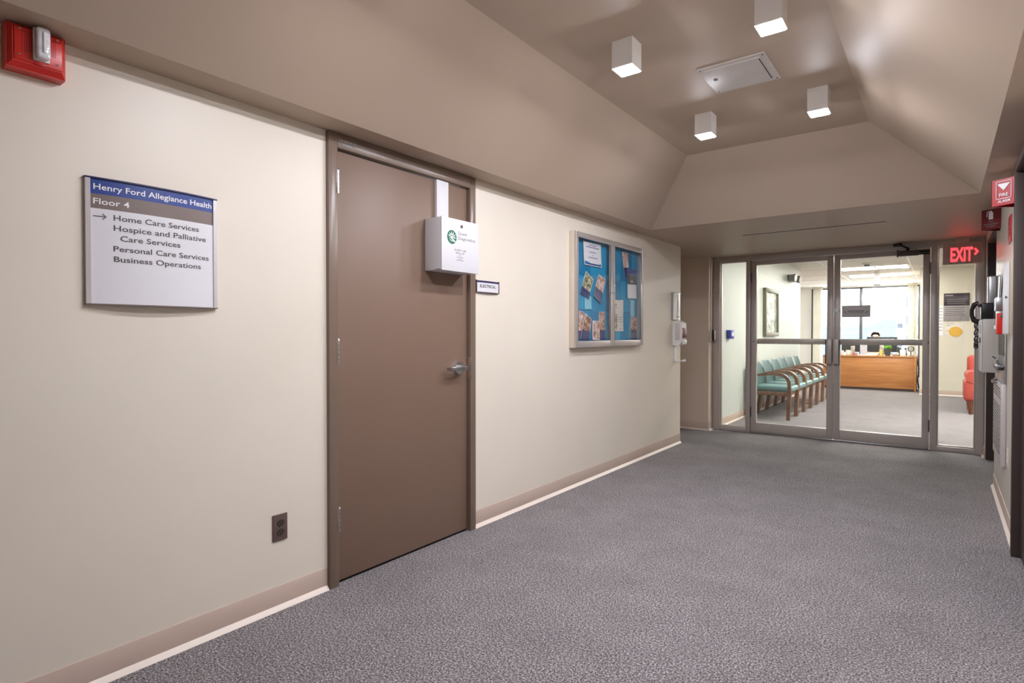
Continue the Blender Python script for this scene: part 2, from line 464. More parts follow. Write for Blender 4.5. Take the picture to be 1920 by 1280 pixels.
struct('wall_right', m, 'wall_right', 'grey beige corridor wall with the drinking fountain', 'wall')
m = MB().box((XR + 0.42, 5.90, 0), (XR + 0.5, 7.42, ZS + 0.02)).box((XR, 7.13, 0), (XR + 0.42, 7.42, ZS + 0.02)).box((XR, 5.90, 2.08), (XR + 0.42, 7.13, ZS + 0.02))
struct('wall_right_recess', m, 'wall_right', 'recessed bit of grey wall around the dark doorway beside the exit sign', 'wall')
struct('wall_back', bx((XL - 0.14, -3.2, 0), (XR + 0.5, -3.1, ZS + 0.5)), 'wall', 'beige wall closing the corridor behind', 'wall')

# tray ceiling: soffit with a sloped recess
lx0, lx1, ly0, ly1 = -2.15, 0.193, -2.5, 5.01
ux0, ux1, uy0, uy1, ZU = -1.608, -0.399, -1.95, 4.44, 2.585
ox0, ox1, oy0, oy1 = -4.4, 0.9, -3.2, 7.42
m = MB()
V = lambda x, y, z: m.bm.verts.new((x, y, z))
lo = [V(lx0, ly0, ZS), V(lx1, ly0, ZS), V(lx1, ly1, ZS), V(lx0, ly1, ZS)]
hi = [V(ux0, uy0, ZU), V(ux1, uy0, ZU), V(ux1, uy1, ZU), V(ux0, uy1, ZU)]
ou = [V(ox0, oy0, ZS), V(ox1, oy0, ZS), V(ox1, oy1, ZS), V(ox0, oy1, ZS)]
for k in range(4):
    j = (k + 1) % 4
    m.bm.faces.new((ou[k], ou[j], lo[j], lo[k])); m.bm.faces.new((lo[k], lo[j], hi[j], hi[k]))
m.bm.faces.new(hi)
struct('ceiling', m, 'ceiling', 'taupe tray ceiling with sloped sides over the corridor', 'ceiling')

def cove(name, fr, u0, u1, label, zt=0.104):
    o = O(name, fbox(fr, u0, u1, 0.0, zt, 0.0, 0.004, 0.0015), 'baseboard')
    o['kind'] = 'structure'; tag(o, label, 'baseboard')
    a = [fr(u0, 0.0, 0.004), fr(u0, 0.0, 0.020), fr(u0, 0.006, 0.016), fr(u0, 0.020, 0.004)]
    b = [fr(u1, 0.0, 0.004), fr(u1, 0.0, 0.020), fr(u1, 0.006, 0.016), fr(u1, 0.020, 0.004)]
    O('cove_toe', MB().prism(a, b), 'baseboard_toe', o)
    return o
cove('baseboard_left', F_left, -3.1, 1.645, 'beige vinyl base along the wall under the directory sign')
cove('baseboard_left_far', F_left, 2.70, 6.19, 'beige vinyl base under the glass notice case')
cove('baseboard_alcove', F_y(7.163), -4.2, -2.315, 'beige vinyl base in the alcove')
cove('baseboard_alcove_return', lambda u, v, w: (-2.315 + w, u, v), 7.163, 7.33, 'beige vinyl base returning to the glass door frame')
cove('baseboard_right', F_right, -5.90, -4.20, 'pale vinyl base under the drinking fountain')
cove('baseboard_right_far', F_right, -7.335, -7.13, 'short vinyl base beside the dark doorway')

# ---- brown electrical door, its frame and hardware
fy0, fy1, ft = 1.648, 2.700, 0.022
dr = sroot('door_1', 'brown painted steel door marked electrical with a lever handle', 'door', (XL, (DY0 + DY1) / 2, 0))
O('leaf', bx((XL - 0.05, DY0, 0.014), (XL - 0.004, DY1, DZ), 0.002), 'door_brown', dr)
for a, b in ((fy0, DY0 - 0.004), (DY1 + 0.004, fy1)):
    O('jamb', bx((XL - 0.06, a, 0), (XL + ft, b, ZS - 0.002), 0.003), 'frame_brown', dr)
hd = O('frame_head', bx((XL - 0.06, DY0 - 0.004, DZ + 0.005), (XL + ft, DY1 + 0.004, ZS - 0.002), 0.003), 'frame_brown', dr)
O('label_plate', bx((XL + ft, 1.722, 2.088), (XL + ft + 0.0012, 1.782, 2.101), 0.0004), 'grey_plastic', hd)
lines(F_left, [(1.712 + k * 0.026, 1.712 + k * 0.026 + 0.019, 2.112, 0.004) for k in range(4)], 'ink_light', hd, ft + 0.0002)
O('bottom_gap', bx((XL - 0.05, DY0, 0.0), (XL - 0.012, DY1, 0.013)), 'gap', dr)
for z in (1.915, 1.111, 0.314):
    h = O('hinge', MB().cyl((XL + 0.016, DY0 - 0.001, z - 0.055), (XL + 0.016, DY0 - 0.001, z + 0.055), 0.0085, seg=14), 'steel', dr)
    O('hinge_tip', MB().cyl((XL + 0.016, DY0 - 0.001, z + 0.055), (XL + 0.016, DY0 - 0.001, z + 0.066), 0.0075, 0.003, seg=12), 'chrome', h)
    k = MB()
    for q in (-0.033, -0.011, 0.011, 0.033): k.cyl((XL + 0.016, DY0 - 0.001, z + q - 0.0008), (XL + 0.016, DY0 - 0.001, z + q + 0.0008), 0.0089, seg=14)
    O('knuckle_line', k, 'black_metal', h)
    O('hinge_leaf', bx((XL + 0.004, DY0 - 0.016, z - 0.055), (XL + ft + 0.001, DY0 - 0.006, z + 0.055), 0.001), 'frame_brown', h)
hx, hy, hz = XL - 0.004, 2.565, 0.995
hdl = O('rose', MB().cyl((hx, hy, hz), (hx + 0.016, hy, hz), 0.042, 0.038, seg=32), 'chrome', dr)
O('spindle', MB().cyl((hx + 0.014, hy, hz), (hx + 0.055, hy, hz), 0.017, 0.0145, seg=24), 'chrome', hdl)
O('lever', bx((hx + 0.045, hy - 0.118, hz - 0.0115), (hx + 0.063, hy + 0.018, hz + 0.0115), 0.004, 3), 'steel', hdl)
O('lever_return', bx((hx + 0.02, hy - 0.118, hz - 0.0105), (hx + 0.05, hy - 0.102, hz + 0.0105), 0.004, 3), 'steel', hdl)
O('strike_plate', bx((XL + 0.002, DY1 + 0.0035, 0.93), (XL + ft + 0.0012, DY1 + 0.012, 1.06), 0.001), 'chrome', dr)

# ---- dark door on the right wall and dark doorway beyond the fountain
d2 = sroot('door_2', 'dark brown door in a dark frame beside the red fire alarm sign', 'door', (XR, 3.62, 0))
O('leaf', bx((XR + 0.01, 3.16, 0.012), (XR + 0.055, 4.08, 2.06), 0.002), 'dark_brown', d2)
O('jamb', bx((XR - 0.028, 4.08, 0), (XR + 0.06, 4.135, 2.11), 0.003), 'dark_brown', d2)
O('jamb', bx((XR - 0.028, 3.105, 0), (XR + 0.06, 3.16, 2.11), 0.003), 'dark_brown', d2)
O('frame_head', bx((XR - 0.028, 3.16, 2.06), (XR + 0.06, 4.08, 2.11), 0.003), 'dark_brown', d2)
d3 = sroot('door_3', 'very dark brown door recessed between the fountain and the glass doors', 'door', (XR + 0.3, 6.5, 0))
O('leaf', bx((XR + 0.36, 6.0, 0.01), (XR + 0.41, 7.06, 2.06), 0.002), 'dark_brown', d3)
O('jamb', bx((XR + 0.004, 7.075, 0), (XR + 0.41, 7.128, 2.078), 0.003), 'dark_brown', d3)
O('jamb', bx((XR + 0.004, 5.902, 0), (XR + 0.41, 5.94, 2.078), 0.003), 'dark_brown', d3)
O('frame_head', bx((XR + 0.004, 5.94, 2.05), (XR + 0.41, 7.075, 2.078), 0.003), 'dark_brown', d3)
O('stop', bx((XR + 0.19, 7.04, 0), (XR + 0.3, 7.076, 2.05), 0.003), 'dark_brown', d3)
O('knob', MB().cyl((XR + 0.36, 6.95, 1.0), (XR + 0.33, 6.95, 1.0), 0.012).sphere((XR + 0.315, 6.95, 1.0), 0.027), 'chrome', d3)

# ---- glass storefront
y0g, y1g = YG, YG + 0.05
fr = sroot('trim_1', 'grey aluminium storefront frame around the glass doors', 'door frame', (-1.0, YG + 0.025, 0))
for a, b in ((-2.313, -2.225), (-1.912, -1.866), (-0.104, -0.045), (0.263, 0.328)):
    O('post', bx((a, y0g - 0.02, 0), (b, y1g + 0.03, ZS), 0.003), 'store_alum', fr)
O('header', bx((-2.225, y0g - 0.018, 2.079), (0.263, y1g + 0.03, ZS), 0.003), 'store_alum', fr)
for a, b in ((-2.225, -1.912), (-0.045, 0.263)):
    O('sill', bx((a, y0g - 0.018, 0), (b, y1g + 0.03, 0.052), 0.003), 'store_alum', fr)
O('threshold', bx((-1.866, y0g, 0), (-0.104, y1g, 0.008), 0.002), 'steel', fr)
for i, (a, b) in enumerate(((-2.225, -1.912), (-0.045, 0.263))):
    w = sroot('window_%d' % (i + 1), ['narrow glass sidelight beside the card reader', 'narrow glass sidelight below the exit sign'][i], 'window', ((a + b) / 2, YG + 0.025, 0.05))
    O('pane', bx((a + 0.004, y0g + 0.02, 0.056), (b - 0.004, y0g + 0.028, 2.075)), 'glass', w)
    for q in (a, b - 0.012): O('glazing_bead', bx((q, y0g + 0.006, 0.052), (q + 0.012, y0g + 0.046, 2.079), 0.002), 'alum', w)
    for q in (0.052, 2.067): O('glazing_bead', bx((a + 0.012, y0g + 0.006, q), (b - 0.012, y0g + 0.046, q + 0.012), 0.002), 'alum', w)

def glass_leaf(num, x0, x1, hinge_left, label):
    d = sroot('door_%d' % num, label, 'glass door', ((x0 + x1) / 2, YG + 0.025, 0))
    sl, sr = 0.062, 0.062
    O('stile', bx((x0, y0g, 0.012), (x0 + sl, y1g, 2.074), 0.003), 'store_alum', d)
    O('stile', bx((x1 - sr, y0g, 0.012), (x1, y1g, 2.074), 0.003), 'store_alum', d)
    O('top_rail', bx((x0 + sl, y0g, 2.02), (x1 - sr, y1g, 2.074), 0.003), 'store_alum', d)
    O('bottom_rail', bx((x0 + sl, y0g, 0.012), (x1 - sr, y1g, 0.125), 0.003), 'store_alum', d)
    O('pane', bx((x0 + sl - 0.004, y0g + 0.021, 0.121), (x1 - sr + 0.004, y0g + 0.029, 2.024)), 'glass', d)
    O('push_bar', bx((x0 + sl - 0.004, y1g - 0.002, 1.074), (x1 - sr + 0.004, y1g + 0.03, 1.138), 0.006), 'store_alum', d)
    xs = x1 - 0.031 if hinge_left else x0 + 0.031
    s = 1 if hinge_left else -1
    p = O('pull_handle', bx((xs - 0.026, y0g - 0.075, 0.864), (xs + 0.026, y0g - 0.06, 1.135), 0.003), 'store_alum', d)
    O('pull_back', bx((xs - 0.026 - s * 0.012, y0g - 0.06, 0.866), (xs + 0.02 - s * 0.012, y0g, 1.133), 0.002), 'black_metal', p)
    hx_ = x0 - 0.002 if hinge_left else x1 + 0.002
    for z in (0.25, 1.87):
        O('hinge', MB().cyl((hx_, y0g - 0.008, z - 0.06), (hx_, y0g - 0.008, z + 0.06), 0.010, seg=14), 'closer', d)
    O('guard_stud', MB().cyl((x0 + 0.5, y0g - 0.006, 2.05), (x0 + 0.5, y0g, 2.05), 0.008, seg=14), 'steel', d)
    O('bolt_stud', MB().cyl((x1 - 0.012 if not hinge_left else x0 + 0.03, y0g - 0.004, 1.105), (x1 - 0.012 if not hinge_left else x0 + 0.03, y0g, 1.105), 0.006, seg=12), 'black_metal', d)
    return d
glass_leaf(4, -1.862, -0.986, True, 'glass door leaf in front of the row of teal chairs')
gd = glass_leaf(5, -0.980, -0.108, False, 'glass door leaf with the door closer and small grey sign')
lk = O('lock', MB().cyl((-0.949, y0g - 0.012, 1.46), (-0.949, y0g, 1.46), 0.02, 0.023, seg=24), 'steel', gd)
O('keyhole', bx((-0.951, y0g - 0.0125, 1.452), (-0.947, y0g - 0.011, 1.468)), 'gap', lk)
# door closer
dc = thing('door_closer', 'bronze grey door closer at the top of the glass door leaf', 'door closer', (-0.28, y0g, 2.04))
O('body', bx((-0.385, y0g - 0.06, 2.005), (-0.205, y0g, 2.062), 0.005), 'closer', dc)
O('cover_edge', bx((-0.395, y0g - 0.066, 1.998), (-0.383, y0g, 2.072), 0.002), 'closer', dc)
O('tube', MB().cyl((-0.205, y0g - 0.03, 2.045), (-0.115, y0g - 0.03, 2.045), 0.011, seg=14).cyl((-0.205, y0g - 0.03, 2.02), (-0.115, y0g - 0.03, 2.02), 0.008, seg=14), 'black_metal', dc)
O('spindle', MB().cyl((-0.30, y0g - 0.03, 2.06), (-0.30, y0g - 0.03, 2.088), 0.016, seg=16), 'black_metal', dc)
O('arm', MB().tube([(-0.30, y0g - 0.03, 2.088), (-0.34, y0g - 0.12, 2.1), (-0.37, y0g - 0.19, 2.112)], 0.009), 'black_metal', dc)
O('forearm', MB().tube([(-0.37, y0g - 0.19, 2.112), (-0.385, y0g - 0.1, 2.12), (-0.39, y0g - 0.02, 2.125)], 0.008), 'closer', dc)
O('foot', bx((-0.43, y0g - 0.034, 2.112), (-0.35, y0g - 0.018, 2.142), 0.003), 'black_metal', dc)
# small grey sign on the glass
gs = tag(O('glass_sign', fbox(F_y(y0g + 0.021), -0.905, -0.632, 1.378, 1.508, 0.0, 0.003, 0.0008), 'glass_sign'), 'small grey sign stuck on the glass door pane', 'sign')
fg = F_y(y0g + 0.021)
lines(fg, [(-0.85, -0.69, 1.446, 0.007), (-0.84, -0.70, 1.428, 0.005)], 'ink_grey', gs, 0.003)
for sgn, cx in ((-1, -0.862), (1, -0.676)):
    pts = [fg(cx + 0.017 * math.cos(t) * sgn, 1.446 + 0.017 * math.sin(t), 0.0035) for t in [R(-110 + 13 * k) for k in range(10)]]
    O('curved_mark', MB().tube(pts, 0.0025, 6), 'black_plastic', gs)

# ------------------------------------------------------------------ ceiling things
lights_y = (1.42, 2.555, 3.70)
proto = None
for yy in lights_y:
    for xx, side in ((-1.222, 'left'), (-0.577, 'right')):
        if yy == 2.555: lab = 'lit white cube downlight on the electrical door side of the ceiling access panel' if side == 'left' else 'lit white cube downlight on the dark door side of the ceiling access panel'
        if yy == 3.70: lab = 'lit white cube downlight nearest the glass doors, on the notice case side' if side == 'left' else 'lit white cube downlight nearest the glass doors, on the drinking fountain side'
        if yy == 1.42: lab = 'lit white cube downlight across from the directory sign, on the beige wall side' if side == 'left' else 'lit white cube downlight across from the directory sign, farther from the beige wall'
        if proto is None:
            h = 0.052
            proto = thing('ceiling_downlight', lab, 'ceiling light', (xx, yy, ZU), 'square corridor downlights')
            b = MB()
            zt, zb = 0.0, -0.129
            for (a0, a1, b0, b1) in ((-h, h, -h, -h + 0.004), (-h, h, h - 0.004, h), (-h, -h + 0.004, -h + 0.004, h - 0.004), (h - 0.004, h, -h + 0.004, h - 0.004)):
                b.box((a0, b0, zb), (a1, b1, zt))
            O('housing', b, 'lamp_body', proto, True)
            g, g2 = h - 0.002, h - 0.009          # drop lens with chamfered edges
            O('diffuser', MB().prism([(-g, -g, zb), (g, -g, zb), (g, g, zb), (-g, g, zb)], [(-g2, -g2, zb - 0.006), (g2, -g2, zb - 0.006), (g2, g2, zb - 0.006), (-g2, g2, zb - 0.006)]), 'lamp_on', proto, True)
            O('mounting_plate', bx((-h + 0.004, -h + 0.004, -0.004), (h - 0.004, h - 0.004, 0)), 'lamp_body', proto, True)
        else:
            c = tree_copy(proto); c.location = (xx, yy, ZU); c['label'] = lab
ap = thing('access_panel', 'off white square ceiling access panel with a round key lock', 'access panel', (-0.883, 3.21, ZU))
O('frame', bx((-1.053, 3.03, ZU - 0.006), (-0.713, 3.392, ZU), 0.002), 'panel_white', ap)
O('hatch', bx((-1.02, 3.062, ZU - 0.010), (-0.746, 3.36, ZU - 0.005), 0.002), 'panel_white', ap)
O('hinge_slot', bx((-0.752, 3.075, ZU - 0.0112), (-0.748, 3.347, ZU - 0.0095)), 'gap', ap)
O('lock', MB().cyl((-1.0, 3.19, ZU - 0.013), (-1.0, 3.19, ZU - 0.009), 0.011, seg=20), 'closer', ap)
for q in ((-1.038, 3.05), (-1.038, 3.372), (-0.728, 3.05), (-0.728, 3.372)):
    O('screw', MB().cyl((q[0], q[1], ZU - 0.0075), (q[0], q[1], ZU - 0.0055), 0.005, seg=10), 'closer', ap)
sl = tag(O('ceiling_slot', bx((-1.557, 5.808, ZS - 0.003), (-0.39, 5.820, ZS), 0.0005), 'black_metal'), 'long thin dark slot in the flat soffit before the glass doors', 'ceiling slot')
O('slot_lip', bx((-1.557, 5.820, ZS - 0.004), (-0.39, 5.826, ZS), 0.0005), 'lamp_body', sl)

# exit sign
ex = thing('exit_sign', 'lit red exit sign hanging above the glass sidelight', 'exit sign', (0.145, 7.2, ZS))
yE = 7.20
O('body', bx((-0.008, yE, 1.883), (0.296, yE + 0.05, 2.085), 0.004), 'exit_body', ex)
O('canopy', bx((0.09, yE + 0.005, 2.085), (0.2, yE + 0.045, ZS), 0.004), 'exit_body', ex)
text('EXIT', F_y(yE), 0.054, 1.911, 0.138, 'exit_on', ex, width=0.173, w=0.0005, bold=0.022)
fe = F_y(yE)
O('arrow', fpoly(fe, [(0.236, 2.022), (0.246, 2.033), (0.272, 1.997), (0.246, 1.961), (0.236, 1.972), (0.254, 1.997)], 0.0, 0.001), 'exit_on', ex)
O('test_button', fbox(fe, 0.05, 0.064, 1.890, 1.895, 0, 0.003), 'black_plastic', ex)

# ------------------------------------------------------------------ things on the left wall
# fire alarm horn strobe
fa = thing('fire_alarm', 'red fire alarm horn with a clear strobe on the beige wall', 'fire alarm', (XL, 0.567, 2.0))
a0, a1, az0, az1 = 0.493, 0.640, 1.995, 2.140
m = MB()
ring_b = [(a0, az0 + 0.012), (a1, az0 + 0.012), (a1, az1), (a0, az1)]
m.prism([F_left(u, v, 0) for u, v in ring_b], [F_left(u, v, 0.046) for u, v in ring_b])
ring_f = [(a0 + 0.012, az0 + 0.030), (a1 - 0.012, az0 + 0.030), (a1 - 0.012, az1 - 0.010), (a0 + 0.012, az1 - 0.010)]
m.prism([F_left(u, v, 0.044) for u, v in ring_b], [F_left(u, v, 0.060) for u, v in ring_f])
body = O('housing', m, 'red', fa)
O('face_plate', fbox(F_left, a0 + 0.016, a1 - 0.012, az0 + 0.034, az1 - 0.011, 0.058, 0.064, 0.002), 'red', fa)
ln = O('strobe_lens', fbox(F_left, 0.556, 0.592, 2.043, 2.138, 0.064, 0.094, 0.009, 3), 'lens', fa)
O('flash_tube', MB().cyl(F_left(0.574, 2.06, 0.0945), F_left(0.574, 2.122, 0.0945), 0.004, seg=10), 'white_plastic', ln)
O('lens_base', fbox(F_left, 0.553, 0.595, 2.040, 2.139, 0.063, 0.069, 0.002), 'white_plastic', fa)
O('rating_label', fbox(F_left, 0.556, 0.586, 2.028, 2.034, 0.064, 0.0655, 0.0005), 'red_dark', fa)
m = MB()
for i in range(5):
    for k in range(12):
        vv = 2.118 - k * 0.0056 - (2 - i) * 0.002
        m.box(F_left(0.527 + i * 0.0056, vv, 0.0638), F_left(0.5292 + i * 0.0056, vv + 0.0026, 0.0646))
for i in range(3):
    for k in range(10):
        vv = 2.116 - k * 0.0056
        m.box(F_left(0.599 + i * 0.0048, vv, 0.0638), F_left(0.6008 + i * 0.0048, vv + 0.0026, 0.0646))
O('perforations', m, 'hole', fa, kind='stuff')
for u, v in ((0.521, 2.122), (0.521, 2.045), (0.615, 2.122), (0.615, 2.045)):
    O('screw', MB().cyl(F_left(u, v, 0.063), F_left(u, v, 0.066), 0.0032, seg=10), 'chrome', fa)

# directory sign, bowed outwards
s0, s1, sz0, sz1 = 0.700, 1.135, 1.297, 1.727
bow = lambda u: 0.010 + 0.020 * (1 - ((u - (s0 + s1) / 2) / ((s1 - s0) / 2)) ** 2)
def bowed(v0, v1, u0, u1, extra, thick_to=0.0, n=24):
    m = MB(); U = [u0 + (u1 - u0) * k / n for k in range(n + 1)]
    f = [[m.bm.verts.new(F_left(u, v, bow(u) + extra)) for u in U] for v in (v0, v1)]
    bk = [[m.bm.verts.new(F_left(u, v, thick_to)) for u in U] for v in (v0, v1)]
    for k in range(n):
        m.bm.faces.new((f[0][k], f[0][k + 1], f[1][k + 1], f[1][k])); m.bm.faces.new((bk[0][k + 1], bk[0][k], bk[1][k], bk[1][k + 1]))
        m.bm.faces.new((f[1][k], f[1][k + 1], bk[1][k + 1], bk[1][k])); m.bm.faces.new((bk[0][k], bk[0][k + 1], f[0][k + 1], f[0][k]))
    m.bm.faces.new((f[0][0], f[1][0], bk[1][0], bk[0][0])); m.bm.faces.new((f[0][n], bk[0][n], bk[1][n], f[1][n]))
    return m
ds = thing('directory_sign', 'white directory sign with navy header listing floor 4 services', 'sign', (XL, 0.917, 1.3))
pn = O('white_panel', bowed(sz0 + 0.004, 1.6225, s0 + 0.008, s1 - 0.008, 0.0), 'sign_white', ds)
O('brown_band', bowed(1.6225, 1.6715, s0 + 0.008, s1 - 0.008, 0.0), 'sign_brown', ds)
O('navy_band', bowed(1.6715, sz1 - 0.004, s0 + 0.008, s1 - 0.008, 0.0), 'navy', ds)
for u in (s0, s1 - 0.014):
    O('side_strip', bowed(sz0 + 0.003, sz1 - 0.003, u, u + 0.014, 0.004, n=4), 'sign_alum', ds)
O('top_cap', bowed(sz1 - 0.005, sz1, s0 - 0.002, s1 + 0.002, 0.006), 'navy_dark', ds)
O('bottom_cap', bowed(sz0, sz0 + 0.004, s0 - 0.002, s1 + 0.002, 0.006), 'sign_brown', ds)
B = dict(warp=bow, bold=0.012, w=0.0004)
text('Henry Ford Allegiance Health', F_left, 0.723, 1.6865, 0.0205, 'ink_white', ds, width=0.392, **B)
text('Floor 4', F_left, 0.722, 1.6375, 0.0205, 'ink_white', ds, width=0.104, **B)
for s, u0, u1, v in (('Home Care Services', 0.779, 1.063, 1.588), ('Hospice and Palliative', 0.779, 1.091, 1.553), ('Care Services', 0.798, 0.993, 1.519),
                     ('Personal Care Services', 0.778, 1.102, 1.482), ('Business Operations', 0.779, 1.070, 1.4465)):
    text(s, F_left, u0, v, 0.0195, 'ink_grey', ds, width=u1 - u0, **B)
m = MB()
ar = lambda u, v: F_left(u, v, bow(u) + 0.0006)
m.tube([ar(0.722, 1.5965), ar(0.74, 1.5965), ar(0.758, 1.5965)], 0.0016, 6)
m.tube([ar(0.748, 1.606), ar(0.758, 1.5965), ar(0.748, 1.587)], 0.0016, 6)
O('arrow', m, 'ink_grey', ds)

# electrical outlet
ot = thing('wall_outlet', 'brown duplex electrical outlet low on the beige wall', 'outlet', (XL, 1.405, 0.3))
O('cover_plate', fbox(F_left, 1.370, 1.440, 0.299, 0.415, 0, 0.006, 0.004, 3), surf('brown_outlet_plastic', (98, 78, 74), 0.35, vary=0.03), ot)
for z in (0.378, 0.337):
    rc = O('receptacle', MB().prism([F_left(*p, 0.005) for p in circle(1.407, z, 0.0165, 20, 0.014)], [F_left(*p, 0.009) for p in circle(1.407, z, 0.0165, 20, 0.014)]), 'dark_brown', ot)
    m = MB()
    for du in (-0.006, 0.006): m.box(F_left(1.407 + du - 0.001, z - 0.001, 0.0088), F_left(1.407 + du + 0.001, z + 0.007, 0.0094))
    m.cyl(F_left(1.407, z - 0.007, 0.0088), F_left(1.407, z - 0.007, 0.0094), 0.0025, seg=10)
    O('slots', m, 'gap', rc)
O('screw', MB().cyl(F_left(1.405, 0.3575, 0.006), F_left(1.405, 0.3575, 0.0072), 0.003, seg=10), 'steel', ot)

# lab pick up box hung over the door
XD = XL - 0.004
F_door = lambda u, v, w: (XD + w, u, v)
qb = thing('specimen_box', 'white metal lab pick up box hung over the brown door', 'lockbox', (XD, 2.44, 1.548))
O('case', fbox(F_door, 2.292, 2.600, 1.548, 1.836, 0.002, 0.118, 0.002), 'box_white', qb)
fc = O('front_door', fbox(F_door, 2.294, 2.606, 1.5465, 1.8385, 0.119, 0.128, 0.002), 'box_white', qb)
st = O('hanging_strap', fbox(F_door, 2.367, 2.463, 1.83, DZ, 0.0, 0.022, 0.002), 'box_white', qb)
O('latch_tab', fbox(F_door, 2.272 + 0.012, 2.2935, 1.551, 1.5535, 0.09, 0.128), 'steel', fc)
O('lock', MB().cyl(F_door(2.453, 1.802, 0.128), F_door(2.453, 1.802, 0.133), 0.0095, seg=20), 'chrome', fc)
fq = lambda u, v, w: F_door(u, v, w + 0.128)
O('logo_disc', fpoly(fq, circle(2.3755, 1.734, 0.0385, 40), 0.0, 0.0004), 'logo_green', fc)
m = MB()
for k in range(6):                                   # white sun rays cut into the disc
    t = R(2 + 31 * k); c_, s_ = math.cos(t), math.sin(t); px, py = -s_, c_
    cx, cy = 2.3755, 1.731
    m.prism([fq(cx + c_ * 0.015 + px * 0.0052, cy + s_ * 0.015 + py * 0.0052, 0.0004), fq(cx + c_ * 0.015 - px * 0.0052, cy + s_ * 0.015 - py * 0.0052, 0.0004), fq(cx + c_ * 0.036, cy + s_ * 0.036, 0.0004)],
            [fq(cx + c_ * 0.015 + px * 0.0052, cy + s_ * 0.015 + py * 0.0052, 0.0007), fq(cx + c_ * 0.015 - px * 0.0052, cy + s_ * 0.015 - py * 0.0052, 0.0007), fq(cx + c_ * 0.036, cy + s_ * 0.036, 0.0007)])
O('logo_rays', m, 'ink_white', fc)
O('logo_ring', fpoly(fq, circle(2.3755, 1.729, 0.0195, 32), 0.0004, 0.0007), 'ink_white', fc)
O('logo_letter', fpoly(fq, circle(2.3755, 1.729, 0.0165, 32), 0.0007, 0.0010), 'logo_green', fc)
O('logo_letter_eye', fpoly(fq, circle(2.3755, 1.730, 0.0118, 32), 0.0010, 0.0013), 'ink_white', fc)
O('logo_tail', fpoly(fq, [(2.374, 1.722), (2.385, 1.7225), (2.403, 1.713), (2.401, 1.707), (2.386, 1.711), (2.378, 1.716)], 0.0013, 0.0016), 'ink_white', fc)
O('logo_bar', fpoly(fq, [(2.362, 1.7255), (2.392, 1.7255), (2.392, 1.7225), (2.362, 1.7225)], 0.0013, 0.0015), 'logo_green', fc)  # printed green bar inside the logo letter
text('Quest', fq, 2.425, 1.7545, 0.0185, 'ink_grey', fc, width=0.078, bold=0.004)
text('Diagnostics', fq, 2.425, 1.7265, 0.0185, 'ink_grey', fc, width=0.148, bold=0.004)
text('QUEST LAB', fq, 2.444, 1.662, 0.0105, 'ink_grey', fc, width=0.098, align='C', bold=0.01)
text('PICK UP', fq, 2.444, 1.645, 0.0105, 'ink_grey', fc, width=0.070, align='C', bold=0.01)
lines(fq, [(2.432, 2.453, 1.637, 0.003), (2.414, 2.472, 1.6275, 0.003), (2.426, 2.462, 1.618, 0.003), (2.407, 2.475, 1.610, 0.003)], 'ink_light', fc, 0.0)

# electrical name plate
el = thing('name_plate', 'small white electrical room name plate beside the brown door', 'sign', (XL, 2.832, 1.46))
e0, e1 = 2.722, 2.945
bow2 = lambda u: 0.008 + 0.008 * (1 - ((u - (e0 + e1) / 2) / ((e1 - e0) / 2)) ** 2)
def bowed2(v0, v1, extra=0.0, u0=e0, u1=e1):
    n = 14; m = MB(); U = [u0 + (u1 - u0) * k / n for k in range(n + 1)]
    a = [F_left(u, v0, bow2(u) + extra) for u in U] + [F_left(u, v0, 0) for u in U[::-1]]
    b = [F_left(u, v1, bow2(u) + extra) for u in U] + [F_left(u, v1, 0) for u in U[::-1]]
    return m.prism(a, b)
O('plate', bowed2(1.458, 1.516), 'sign_white', el)
O('navy_strip', bowed2(1.516, 1.528), 'navy_dark', el)
O('end_cap', bowed2(1.455, 1.531, 0.003, e0 - 0.003, e0 + 0.004), 'dark_brown', el)
O('end_cap', bowed2(1.455, 1.531, 0.003, e1 - 0.004, e1 + 0.003), 'dark_brown', el)
O('bottom_edge', bowed2(1.4545, 1.458, 0.002), 'dark_brown', el)
text('ELECTRICAL', F_left, 2.752, 1.486, 0.019, 'black_plastic', el, width=0.155, warp=bow2, bold=0.018, w=0.0003)

# ---- glass notice case
b0, b1, bz0, bz1, bp = 3.835, 5.075, 1.088, 1.990, 0.056
nc = thing('notice_case', 'aluminium wall notice case with two glass doors and blue backing', 'notice case', (XL, 4.45, bz0))
O('side', fbox(F_left, b0, b0 + 0.018, bz0, bz1, 0.0012, bp - 0.012, 0.001), 'cream_plastic', nc)
O('side', fbox(F_left, b1 - 0.018, b1, bz0, bz1, 0.0012, bp - 0.012, 0.001), 'alum', nc)
O('top', fbox(F_left, b0 + 0.018, b1 - 0.018, bz1 - 0.018, bz1, 0.0012, bp - 0.012, 0.001), 'alum', nc)
O('bottom', fbox(F_left, b0 + 0.018, b1 - 0.018, bz0, bz0 + 0.018, 0.0012, bp - 0.012, 0.001), 'alum', nc)
bk = O('backing', fbox(F_left, b0 + 0.018, b1 - 0.018, bz0 + 0.018, bz1 - 0.018, 0.0012, 0.006), 'blue_c', nc)
cols_ = [3.87, 4.16, 4.42, 4.70, 4.93, 5.05]
rows_ = [1.11, 1.385, 1.662, 1.965]
for i in range(5):
    for j in range(3):
        dv = random.uniform(-0.006, 0.006)
        O('backing_sheet', fbox(F_left, cols_[i] + 0.0015, cols_[i + 1] - 0.0015, rows_[j] + dv * (j > 0) + 0.002, rows_[j + 1] + dv - 0.003 if j < 2 else rows_[j + 1], 0.006, 0.0075 + random.uniform(0, 0.0018)), ['blue_a', 'blue_b', 'blue_c'][(i * 2 + j) % 3], bk)
mid = 4.455
